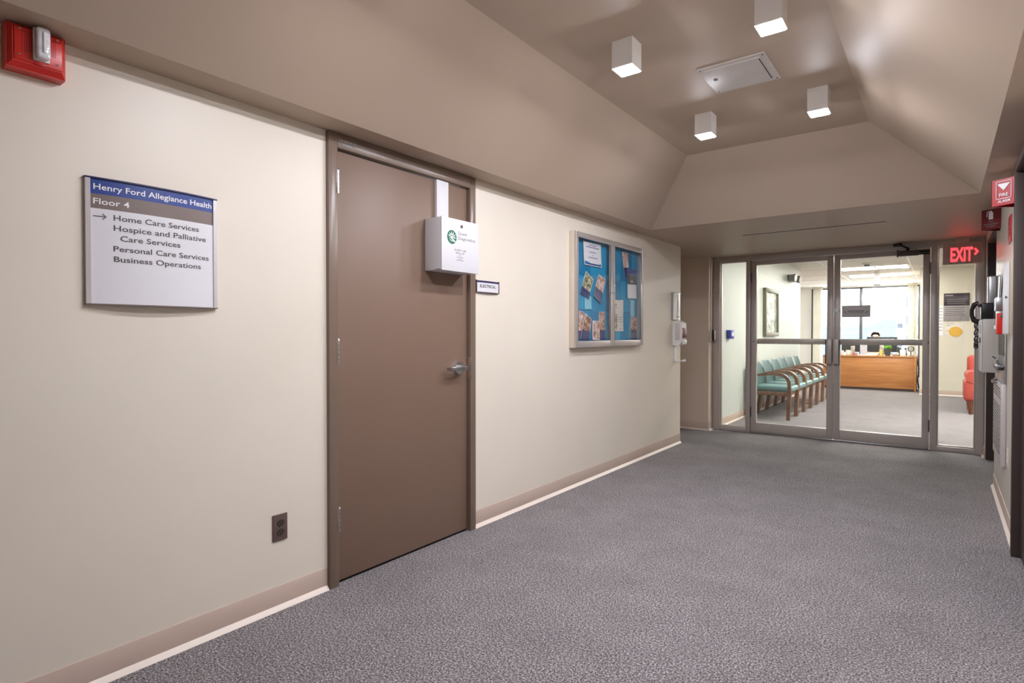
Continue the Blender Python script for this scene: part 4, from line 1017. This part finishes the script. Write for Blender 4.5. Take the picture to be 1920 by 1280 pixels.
O('toggle', fbox(F_lob, 8.072, 8.088, 1.17, 1.195, 0.007, 0.02, 0.003), 'white_plastic', ls)

# ---- six teal waiting chairs
def make_chair(label):
    t = thing('waiting_chair', label, 'chair', (0, 0, 0), 'teal waiting chairs along the lobby wall')
    W = 0.272; ap_ = []
    ap_ += [(-0.50, 0.595), (-0.36, 0.622), (-0.22, 0.634)]
    for k in range(9):
        a = R(90 - 11.0 * k)
        ap_.append((-0.14 + 0.14 * math.cos(a), 0.50 + 0.132 * math.sin(a)))
    ap_ += [(0.004, 0.38), (-0.004, 0.2), (-0.012, 0.0)]
    for s in (-1, 1):
        y0, y1 = (-W, -W + 0.036) if s < 0 else (W - 0.036, W)
        O('arm', MB().band(ap_, [0.03, 0.034, 0.038] + [0.044] * 9 + [0.046, 0.046, 0.044], y0, y1), 'chair_wood', t, True)
        O('back_leg', MB().band([(-0.54, 0.0), (-0.505, 0.25), (-0.49, 0.45), (-0.515, 0.62), (-0.535, 0.72)], [0.036, 0.042, 0.046, 0.042, 0.034], y0, y1), 'chair_wood', t, True)
        O('side_rail', bx((-0.48, y0 + 0.004, 0.335), (-0.02, y1 - 0.004, 0.39), 0.004), 'chair_wood', t, True)
    O('front_rail', bx((-0.03, -W + 0.036, 0.345), (-0.005, W - 0.036, 0.385), 0.004), 'chair_wood', t, True)
    O('back_rail', bx((-0.505, -W + 0.036, 0.34), (-0.48, W - 0.036, 0.385), 0.004), 'chair_wood', t, True)
    O('seat', bx((-0.49, -W + 0.038, 0.385), (0.035, W - 0.038, 0.462), 0.03, 4), 'teal', t, True)
    m = MB(); n = 8; rows = []
    for j in range(n + 1):
        s = j / n; z = 0.455 + 0.33 * s; x = -0.44 - 0.08 * s - 0.02 * math.sin(math.pi * s) * -1
        hw = (W - 0.042) * (1 - 0.12 * s ** 4)
        rows.append([m.bm.verts.new((x + 0.012 * (2 * q - 1) ** 2, hw * (2 * q - 1), z)) for q in [k / 8 for k in range(9)]])
    for a, b in zip(rows, rows[1:]):
        for k in range(8): m.bm.faces.new((a[k], a[k + 1], b[k + 1], b[k]))
    bmesh.ops.solidify(m.bm, geom=m.bm.faces[:], thickness=0.055)
    bk_ = O('backrest', m, 'teal', t, True)
    bv = bk_.modifiers.new('round', 'BEVEL'); bv.width = 0.018; bv.segments = 3; bv.limit_method = 'ANGLE'; bv.angle_limit = R(50)
    return t
ch_labels = ['teal waiting chair at the glass door end of the row', 'second teal waiting chair from the glass doors', 'third teal waiting chair from the glass doors',
             'fourth teal waiting chair from the glass doors', 'fifth teal waiting chair from the glass doors', 'teal waiting chair at the window end of the row']
ch0 = make_chair(ch_labels[0])
for i in range(6):
    c = ch0 if i == 0 else tree_copy(ch0)
    c.location = (-1.69, 8.655 + 0.565 * i + 0.25, 0); c['label'] = ch_labels[i]

# ---- reception desk
dk = thing('reception_desk', 'honey coloured wooden reception desk in the lobby', 'desk', (-1.28, 14.8, 0))
dx0, dx1, dyf, dyb, dzt = -2.13, -0.43, 14.40, 15.15, 0.728
O('modesty_panel', bx((dx0 + 0.03, dyf + 0.02, 0.05), (dx1 - 0.035, dyf + 0.045, dzt - 0.03), 0.003), 'desk_wood', dk)
O('desktop', bx((dx0, dyf, dzt - 0.03), (dx1, dyb, dzt), 0.005), 'desk_wood', dk)
O('end_panel', bx((dx1 - 0.035, dyf + 0.004, 0), (dx1, dyb, dzt - 0.03), 0.003), 'desk_wood', dk)
O('end_panel', bx((dx0, dyf + 0.004, 0), (dx0 + 0.035, dyb, dzt - 0.03), 0.003), 'desk_wood', dk)
O('kick_strip', bx((dx0 + 0.035, dyf + 0.03, 0), (dx1 - 0.035, dyf + 0.045, 0.05)), 'dark_brown', dk)

ZT = dzt
def monitor(x, y, w, z0, z1, label):
    t = thing('monitor', label, 'monitor', (x, y, ZT), 'desk monitors')
    O('casing', bx((x - w / 2, y - 0.02, z0), (x + w / 2, y + 0.02, z1), 0.008), 'bezel', t)
    O('screen', bx((x - w / 2 + 0.012, y + 0.0195, z0 + 0.015), (x + w / 2 - 0.012, y + 0.0215, z1 - 0.012)), 'black_plastic', t)
    O('stand_neck', bx((x - 0.04, y - 0.045, ZT + 0.012), (x + 0.04, y - 0.018, (z0 + z1) / 2), 0.004), 'alum', t)
    O('stand_foot', bx((x - 0.11, y - 0.10, ZT), (x + 0.11, y + 0.08, ZT + 0.014), 0.005), 'alum', t)
monitor(-1.06, 14.86, 0.56, 0.80, 1.125, 'tall dark monitor hiding the seated person on the reception desk')
monitor(-1.60, 14.82, 0.44, 0.79, 1.06, 'lower dark monitor beside the acrylic leaflet stand on the desk')
pl = thing('potted_plant', 'bright green plant in a square grey pot on the desk', 'plant', (-0.93, 14.50, ZT))
m = MB(); a = 0.042; b_ = 0.062
m.prism([(-0.93 - a, 14.52 - a, ZT), (-0.93 + a, 14.52 - a, ZT), (-0.93 + a, 14.52 + a, ZT), (-0.93 - a, 14.52 + a, ZT)], [(-0.93 - b_, 14.52 - b_, ZT + 0.15), (-0.93 + b_, 14.52 - b_, ZT + 0.15), (-0.93 + b_, 14.52 + b_, ZT + 0.15), (-0.93 - b_, 14.52 + b_, ZT + 0.15)])
pot = O('pot', m, 'pot', pl)
O('soil', bx((-0.93 - 0.054, 14.52 - 0.054, ZT + 0.146), (-0.93 + 0.054, 14.52 + 0.054, ZT + 0.153)), 'soil', pot)
rr = random.Random(3)
m = MB()
for k in range(150):
    th = rr.uniform(0, 6.283); el_ = rr.uniform(0.0, 1.45); rad = rr.uniform(0.55, 1.0)
    c_ = Vector((math.cos(th) * math.cos(el_) * 0.088 * rad, math.sin(th) * math.cos(el_) * 0.088 * rad, 0.155 + math.sin(el_) * 0.07 * rad)) + Vector((-0.93, 14.52, ZT))
    q = Matrix.Rotation(rr.uniform(0, 6.28), 4, 'Z') @ Matrix.Rotation(rr.uniform(-0.9, 0.9), 4, 'X')
    vs = [q @ Vector(p) for p in ((-0.010, 0, 0), (0, -0.018, 0.004), (0.010, 0, 0), (0, 0.018, 0.004))]
    m.poly([c_ + v for v in vs])
O('foliage', m, 'plant', pl, kind='stuff')
m = MB()
for k in range(7):
    th = k * 0.9
    m.tube([(-0.93 + 0.02 * math.cos(th), 14.52 + 0.02 * math.sin(th), ZT + 0.15), (-0.93 + 0.05 * math.cos(th), 14.52 + 0.05 * math.sin(th), ZT + 0.2)], 0.002, 5)
O('stems', m, 'plant', pl)
al = thing('leaflet_stand', 'clear acrylic leaflet stand with white sheets on the desk', 'leaflet stand', (-1.38, 14.62, ZT))
O('stand_back', bx((-1.45, 14.64, ZT), (-1.31, 14.645, ZT + 0.25)), 'acrylic', al)
O('stand_foot', bx((-1.45, 14.56, ZT), (-1.31, 14.64, ZT + 0.005)), 'acrylic', al)
O('sheet', bx((-1.445, 14.632, ZT + 0.006), (-1.315, 14.6395, ZT + 0.245)), surf('printed_leaflet', (206, 206, 214), 0.5, vary=0.25, nscale=45), al)
fo = thing('paper_folder', 'manila folder lying on white papers on the desk', 'folder', (-1.22, 14.55, ZT))
O('papers', bx((-1.45, 14.42, ZT), (-1.14, 14.55, ZT + 0.012), 0.002), 'paper', fo)
O('folder', MB().prism([(-1.33, 14.43, ZT + 0.012), (-1.11, 14.43, ZT + 0.012), (-1.09, 14.66, ZT + 0.06), (-1.28, 14.66, ZT + 0.06)], [(-1.33, 14.43, ZT + 0.015), (-1.11, 14.43, ZT + 0.015), (-1.09, 14.66, ZT + 0.063), (-1.28, 14.66, ZT + 0.063)]), 'manila', fo)
O('folder_tab', bx((-1.22, 14.655, ZT + 0.058), (-1.13, 14.675, ZT + 0.064)), 'manila', fo)
def mug(x, y, r, h, mat, label, name='mug', cat='mug', handle=True):
    t = thing(name, label, cat, (x, y, ZT))
    O('cup', MB().lathe([(0, 0), (r * 0.85, 0), (r, h * 0.15), (r, h), (r * 0.88, h), (r * 0.85, h * 0.15), (0, h * 0.12)], (x, y, ZT)), mat, t)
    if handle:
        O('handle', MB().tube([(x + r * 0.95, y, ZT + h * 0.8), (x + r * 1.5, y, ZT + h * 0.75), (x + r * 1.6, y, ZT + h * 0.45), (x + r * 0.95, y, ZT + h * 0.25)], r * 0.14, 8), mat, t)
    return t
mug(-1.66, 14.52, 0.045, 0.11, 'white_plastic', 'white mug beside the lower monitor on the desk')
mug(-1.78, 14.52, 0.04, 0.10, 'paper', 'white paper cup on the teal chair end of the desk', 'paper_cup', 'cup', False)
t = mug(-1.53, 14.50, 0.05, 0.055, surf('pink_clay', (176, 128, 118), 0.6, vary=0.05), 'low pinkish bowl in front of the white mug', 'bowl', 'bowl', False)
jr = thing('drink_cup', 'clear cup of pale yellow drink beside the plant pot', 'cup', (-1.045, 14.50, ZT))
O('cup', MB().lathe([(0, 0), (0.03, 0), (0.036, 0.12), (0.033, 0.12), (0.028, 0.004), (0, 0.004)], (-1.045, 14.5, ZT)), 'yellow', jr)
O('lid', MB().cyl((-1.045, 14.5, ZT + 0.12), (-1.045, 14.5, ZT + 0.128), 0.038, seg=20), 'white_plastic', jr)
tx = thing('tissue_box', 'white tissue box near the desk corner', 'tissue box', (-0.66, 14.5, ZT))
O('box', bx((-0.715, 14.46, ZT), (-0.615, 14.57, ZT + 0.13), 0.003), 'paper', tx)
O('tissue', MB().prism([(-0.69, 14.5, ZT + 0.13), (-0.64, 14.5, ZT + 0.13), (-0.64, 14.53, ZT + 0.13), (-0.69, 14.53, ZT + 0.13)], [(-0.70, 14.51, ZT + 0.17), (-0.63, 14.49, ZT + 0.18), (-0.645, 14.515, ZT + 0.165), (-0.68, 14.54, ZT + 0.185)]), 'paper', tx)
dp = thing('desk_phone', 'dark grey desk telephone behind the white tissue box', 'telephone', (-0.68, 14.75, ZT))
O('base', MB().prism([(-0.80, 14.66, ZT), (-0.60, 14.66, ZT), (-0.60, 14.86, ZT), (-0.80, 14.86, ZT)], [(-0.79, 14.67, ZT + 0.17), (-0.61, 14.67, ZT + 0.17), (-0.61, 14.85, ZT + 0.06), (-0.79, 14.85, ZT + 0.06)]), 'bezel', dp)
O('handset', bx((-0.795, 14.68, ZT + 0.15), (-0.745, 14.84, ZT + 0.19), 0.012, 3), 'black_plastic', dp)
pst = thing('plastic_pouch', 'clear crumpled plastic wrap beside the plant on the desk', 'plastic wrap', (-0.80, 14.5, ZT))
m = MB().sphere((-0.80, 14.5, ZT + 0.035), 0.06, 1.2, 0.8, 0.6, 14, 8)
for v in m.bm.verts: v.co += Vector((rr.uniform(-1, 1), rr.uniform(-1, 1), rr.uniform(-0.6, 1))) * 0.010
for v in m.bm.verts: v.co.z = max(v.co.z, ZT)
O('wrap', m, 'clearish', pst)
sp2 = thing('desk_ornament', 'dark wire ornament on the desk corner', 'ornament', (-0.53, 14.52, ZT))
O('foot', MB().cyl((-0.53, 14.52, ZT), (-0.53, 14.52, ZT + 0.02), 0.05, 0.04, seg=18), 'grey_plastic', sp2)
m = MB()
for k in range(5):
    pts = [(-0.53 + 0.055 * math.cos(t) * math.cos(k * 0.63), 14.52 + 0.055 * math.cos(t) * math.sin(k * 0.63), ZT + 0.15 + 0.055 * math.sin(t)) for t in [2 * math.pi * j / 18 for j in range(19)]]
    m.tube(pts, 0.005, 6)
m.cyl((-0.53, 14.52, ZT + 0.02), (-0.53, 14.52, ZT + 0.1), 0.008, seg=10)
O('wire_ball', m, 'black_metal', sp2)
sf = thing('patterned_scarf', 'black and white patterned scarf draped over the desk end', 'scarf', (-0.40, 14.6, 0))
m = MB(); n = 16; rows = []
for j in range(n + 1):
    s = j / n
    if s < 0.2: x, z = -0.53 + 0.13 * s / 0.2, ZT + 0.010
    else: x, z = -0.415 + 0.012 * math.sin(s * 14), ZT + 0.005 - (s - 0.2) / 0.8 * 0.68
    rows.append([m.bm.verts.new((x + 0.014 * math.sin(q * 19 + s * 3) * (s > 0.2) + 0.012 * (s > 0.2), 14.58 + 0.18 * q, z)) for q in [k / 10 for k in range(11)]])
for a, b in zip(rows, rows[1:]):
    for k in range(10): m.bm.faces.new((a[k], a[k + 1], b[k + 1], b[k]))
bmesh.ops.solidify(m.bm, geom=m.bm.faces[:], thickness=0.006)
O('cloth', m, 'pattern', sf)
m = MB()
for k in range(9): m.cyl((-0.397, 14.59 + 0.02 * k, 0.0), (-0.397, 14.59 + 0.02 * k, 0.06), 0.004, seg=6)
O('fringe', m, 'pattern', sf)

# ---- seated person and office chair
oc = thing('office_chair', 'dark office chair behind the reception desk', 'chair', (-1.2, 15.55, 0))
px_, py_ = -1.17, 15.50
O('seat', bx((px_ - 0.24, py_ - 0.22, 0.37), (px_ + 0.24, py_ + 0.24, 0.44), 0.03, 3), 'black_plastic', oc)
O('backrest', bx((px_ - 0.21, py_ + 0.24, 0.50), (px_ + 0.21, py_ + 0.30, 0.90), 0.03, 3), 'black_plastic', oc)
O('back_post', bx((px_ - 0.03, py_ + 0.22, 0.39), (px_ + 0.03, py_ + 0.26, 0.55), 0.005), 'black_metal', oc)
O('column', MB().cyl((px_, py_, 0.08), (px_, py_, 0.38), 0.03), 'black_metal', oc)
for k in range(5):
    t_ = 2 * math.pi * k / 5
    O('base_arm', MB().tube([(px_, py_, 0.10), (px_ + 0.28 * math.cos(t_), py_ + 0.28 * math.sin(t_), 0.07)], [0.025, 0.016], 8), 'black_plastic', oc)
    O('caster', MB().sphere((px_ + 0.28 * math.cos(t_), py_ + 0.28 * math.sin(t_), 0.028), 0.028, u=12, v=8), 'black_plastic', oc)

def person():
    J = {'pel': (0, 0.05, 0.53), 'sp': (0, 0.06, 0.66), 'ch': (0, 0.02, 0.83), 'nk': (0, -0.01, 0.96), 'hd': (0, -0.03, 1.04), 'tp': (0, -0.02, 1.15)}
    rad = {'pel': (0.15, 0.12), 'sp': (0.13, 0.10), 'ch': (0.155, 0.105), 'nk': (0.05, 0.05), 'hd': (0.068, 0.078), 'tp': (0.070, 0.085)}
    E_ = [('pel', 'sp'), ('sp', 'ch'), ('ch', 'nk'), ('nk', 'hd'), ('hd', 'tp')]
    for s, k in ((-1, 'l'), (1, 'r')):
        J.update({k + 'sh': (s * 0.17, 0.02, 0.88), k + 'el': (s * 0.23, -0.08, 0.70), k + 'wr': (s * 0.15, -0.33, 0.768), k + 'hn': (s * 0.13, -0.40, 0.765),
                  k + 'hip': (s * 0.09, 0.02, 0.52), k + 'kn': (s * 0.11, -0.38, 0.50), k + 'an': (s * 0.11, -0.36, 0.09), k + 'to': (s * 0.12, -0.50, 0.035)})
        rad.update({k + 'sh': (0.058, 0.058), k + 'el': (0.043, 0.043), k + 'wr': (0.027, 0.024), k + 'hn': (0.036, 0.016), k + 'hip': (0.085, 0.085), k + 'kn': (0.062, 0.062), k + 'an': (0.040, 0.040), k + 'to': (0.038, 0.028)})
        E_ += [('ch', k + 'sh'), (k + 'sh', k + 'el'), (k + 'el', k + 'wr'), (k + 'wr', k + 'hn'), ('pel', k + 'hip'), (k + 'hip', k + 'kn'), (k + 'kn', k + 'an'), (k + 'an', k + 'to')]
        for f in range(5):
            fx = (f - 1.5) * 0.017 if f < 4 else -s * 0.045
            L1 = (0.035, 0.042, 0.04, 0.032, 0.02)[f]
            if f == 4:
                n1, n2 = (J[k + 'hn'][0] - s * 0.035, -0.385, 0.765), (J[k + 'hn'][0] - s * 0.045, -0.415, 0.758)
            else:
                n1, n2 = (J[k + 'hn'][0] + fx, -0.40 - L1, 0.768), (J[k + 'hn'][0] + fx, -0.40 - L1 * 1.9, 0.752)
            J[k + 'f%da' % f] = n1; J[k + 'f%db' % f] = n2
            rad[k + 'f%da' % f] = (0.009, 0.009); rad[k + 'f%db' % f] = (0.007, 0.007)
            E_ += [(k + 'hn', k + 'f%da' % f), (k + 'f%da' % f, k + 'f%db' % f)]
    names = list(J); me = bpy.data.meshes.new('p')
    me.from_pydata([J[n] for n in names], [(names.index(a), names.index(b)) for a, b in E_], [])
    ob = bpy.data.objects.new('p', me); C.objects.link(ob)
    sk = ob.modifiers.new('skin', 'SKIN'); sub = ob.modifiers.new('sub', 'SUBSURF'); sub.levels = 2; sub.render_levels = 2
    for i, n in enumerate(names):
        me.skin_vertices[0].data[i].radius = rad[n]
        me.skin_vertices[0].data[i].use_root = (n == 'pel')
    dg = bpy.context.evaluated_depsgraph_get(); dg.update()
    bodyme = bpy.data.meshes.new_from_object(ob.evaluated_get(dg))
    bpy.data.objects.remove(ob)
    bm = bmesh.new(); bm.from_mesh(bodyme)
    tmp = MB(); tmp.bm.free(); tmp.bm = bm
    tmp.sphere((0, -0.118, 1.065), 0.014, 0.8, 1.1, 1.5, 10, 8)                          # nose
    for s in (-1, 1): tmp.sphere((s * 0.074, -0.02, 1.075), 0.02, 0.4, 0.8, 1.3, 10, 8)   # ears
    root = thing('person', 'person with dark hair seated behind the tall monitor at the desk', 'person', (px_ - 0.06, py_, 0))
    b = O('body', tmp, 'skin', root, True)
    b.data.materials.append(M['shirt']); b.data.materials.append(M['trousers'])
    for p in b.data.polygons:
        c_ = p.center
        if c_.z < 0.60 and not (c_.y < -0.2 and c_.z > 0.6): p.material_index = 2
        elif c_.z < 0.945 and not (c_.y < -0.30 and c_.z > 0.7): p.material_index = 1
    h = MB().sphere((0, -0.012, 1.105), 0.098, 0.88, 1.05, 1.02, 24, 16)
    dele = [v for v in h.bm.verts if (v.co.y < -0.03 and v.co.z < 1.175) or v.co.z < 1.02]
    bmesh.ops.delete(h.bm, geom=dele, context='VERTS')
    bmesh.ops.solidify(h.bm, geom=h.bm.faces[:], thickness=0.012)
    O('hair', h, 'hair', b, True)
    for s in (-1, 1): O('eye', MB().sphere((s * 0.03, -0.108, 1.092), 0.011, u=10, v=8), 'black_plastic', b, True)
    O('mouth', bx((-0.022, -0.116, 1.028), (0.022, -0.104, 1.036), 0.003), 'red_fabric', b, True)
    root.scale = (1.035, 1.035, 1.035)
    return root
person()

# ---- coral armchair seen through the sidelight
ac = thing('armchair', 'coral red armchair with dark tapered legs in the lobby', 'armchair', (0.65, 11.1, 0))
cx0, cx1, cy0, cy1 = 0.255, 1.05, 10.86, 11.62
O('seat_base', bx((cx0 + 0.10, cy0 + 0.03, 0.19), (cx1 - 0.10, cy1 - 0.1, 0.34), 0.03, 3), 'red_fabric', ac)
O('seat_cushion', bx((cx0 + 0.17, cy0, 0.34), (cx1 - 0.17, cy1 - 0.15, 0.47), 0.04, 4), 'red_fabric', ac)
for s, xa in ((1, cx0), (-1, cx1 - 0.19)):
    ar_ = O('armrest', bx((xa, cy0 + 0.01, 0.19), (xa + 0.19, cy1 - 0.08, 0.50), 0.05, 4), 'red_fabric', ac)
    O('arm_roll', MB().cyl((xa + 0.10, cy0, 0.555), (xa + 0.10, cy1 - 0.06, 0.555), 0.085, seg=24), 'red_fabric', ar_)
O('backrest', bx((cx0 + 0.05, cy1 - 0.18, 0.25), (cx1 - 0.05, cy1, 0.86), 0.06, 4), 'red_fabric', ac)
for x in (cx0 + 0.085, cx1 - 0.085):
    for y in (cy0 + 0.07, cy1 - 0.1):
        O('leg', MB().cyl((x, y, 0), (x, y, 0.20), 0.026, 0.045, seg=14), 'leg_wood', ac)

# ---- plaque and certificates on the cream wall
FP = F_y(13.9)
pq = thing('wall_plaque', 'grey wall plaque with a dark plum header on the cream lobby wall', 'plaque', (0.2, 13.9, 1.44))
O('grey_panel', fbox(FP, 0.008, 0.40, 1.44, 1.73, 0, 0.012, 0.002), 'plaque_grey', pq)
O('dark_panel', fbox(FP, 0.008, 0.40, 1.73, 1.965, 0, 0.012, 0.002), 'plaque_dark', pq)
lines(FP, [(0.03, 0.15, 1.925, 0.022), (0.06, 0.36, 1.85, 0.008), (0.06, 0.33, 1.81, 0.008), (0.06, 0.33, 1.77, 0.008)], 'plaque_grey', pq, 0.012)
lines(FP, [(0.03, 0.33 - 0.02 * (k % 2), 1.69 - 0.035 * k, 0.008) for k in range(5)], 'plaque_dark', pq, 0.012)
cf = tag(O('notice_sheet', fbox(FP, -0.10, 0.0, 1.16, 1.74, 0, 0.003), 'paper'), 'tall white notice beside the dark plaque', 'notice')
lines(FP, [(-0.09, -0.01, 1.68 - 0.06 * k, 0.012) for k in range(8)], 'ink_light', cf, 0.003)
c2 = thing('certificate', 'cream certificate with a large gold seal below the dark plaque', 'certificate', (0.15, 13.9, 1.2))
O('sheet', fbox(FP, 0.03, 0.30, 1.195, 1.405, 0, 0.004), 'paper_warm', c2)
lines(FP, [(0.05, 0.17, 1.385, 0.01), (0.05, 0.12, 1.35, 0.01), (0.05, 0.12, 1.25, 0.01)], 'ink_light', c2, 0.004)
m = MB(); pts = []
for k in range(48):
    r_ = 0.105 if k % 2 else 0.1
    pts.append((0.19 + r_ * math.cos(2 * math.pi * k / 48), 1.235 + 0.92 * r_ * math.sin(2 * math.pi * k / 48)))
sl_ = O('gold_seal', fpoly(FP, pts, 0.004, 0.008), 'gold', c2)
O('seal_centre', fpoly(FP, circle(0.19, 1.235, 0.066, 32), 0.008, 0.010), 'gold', sl_)

# ------------------------------------------------------------------ outside the window
BX0, BX1 = -6.65, -5.6
hl = MB(); n = 220; rows = []
for j in range(8):
    d = 420 + 60 * j; r_ = []
    for k in range(n + 1):
        x = -420 + 700 * k / n
        top = 8.5 + 6.5 * math.exp(-((x + 42) / 20) ** 2) + 0.9 * math.sin(x * 0.21 + j) + 0.5 * math.sin(x * 0.53) + 2.0 * math.sin(x * 0.03)
        r_.append(hl.bm.verts.new((x, d, -25 + (25 + top * d / 560) * math.sin(math.pi * min(1, j / 7 * 0.85)) ** 0.8)))
    rows.append(r_)
for a, b in zip(rows, rows[1:]):
    for k in range(n): hl.bm.faces.new((a[k], a[k + 1], b[k + 1], b[k]))
hill = tag(O('hillside', hl, 'hill'), 'hazy blue wooded hill beyond the lobby window', 'hill'); hill['kind'] = 'structure'
g_ = tag(O('ground_outside', bx((-500, 60, -26), (300, 420, -25)), 'city'), 'pale ground far below the lobby window', 'ground'); g_['kind'] = 'structure'
bl = thing('city_building', 'pale office building outside the window behind the blind', 'building', (-5.0, 120, -25))
O('tower', bx((BX1, 120, -25), (BX1 + 14, 140, 9.0)), 'city', bl)
O('podium', bx((BX0, 122, -25), (BX1, 140, 4.6)), 'city', bl)
O('roof_cap', MB().prism([(BX1 + 0.3, 121, 9.0), (BX1 + 8, 121, 9.0), (BX1 + 8, 139, 9.0), (BX1 + 0.3, 139, 9.0)], [(BX1 + 1.8, 124, 11.5), (BX1 + 6, 124, 11.5), (BX1 + 6, 136, 11.5), (BX1 + 1.8, 136, 11.5)]), 'city', bl)
for k in range(2):
    for j in range(5):
        O('window', bx((BX1 + 0.5 + 1.6 * k, 119.95, -7 + 3.2 * j), (BX1 + 1.5 + 1.6 * k, 120.02, -5.4 + 3.2 * j)), 'city_win', bl)
for j in range(4):
    O('window_band', bx((BX0 + 0.2, 121.95, -8 + 3.4 * j), (BX1, 122.02, -7.3 + 3.4 * j)), 'city_win', bl)
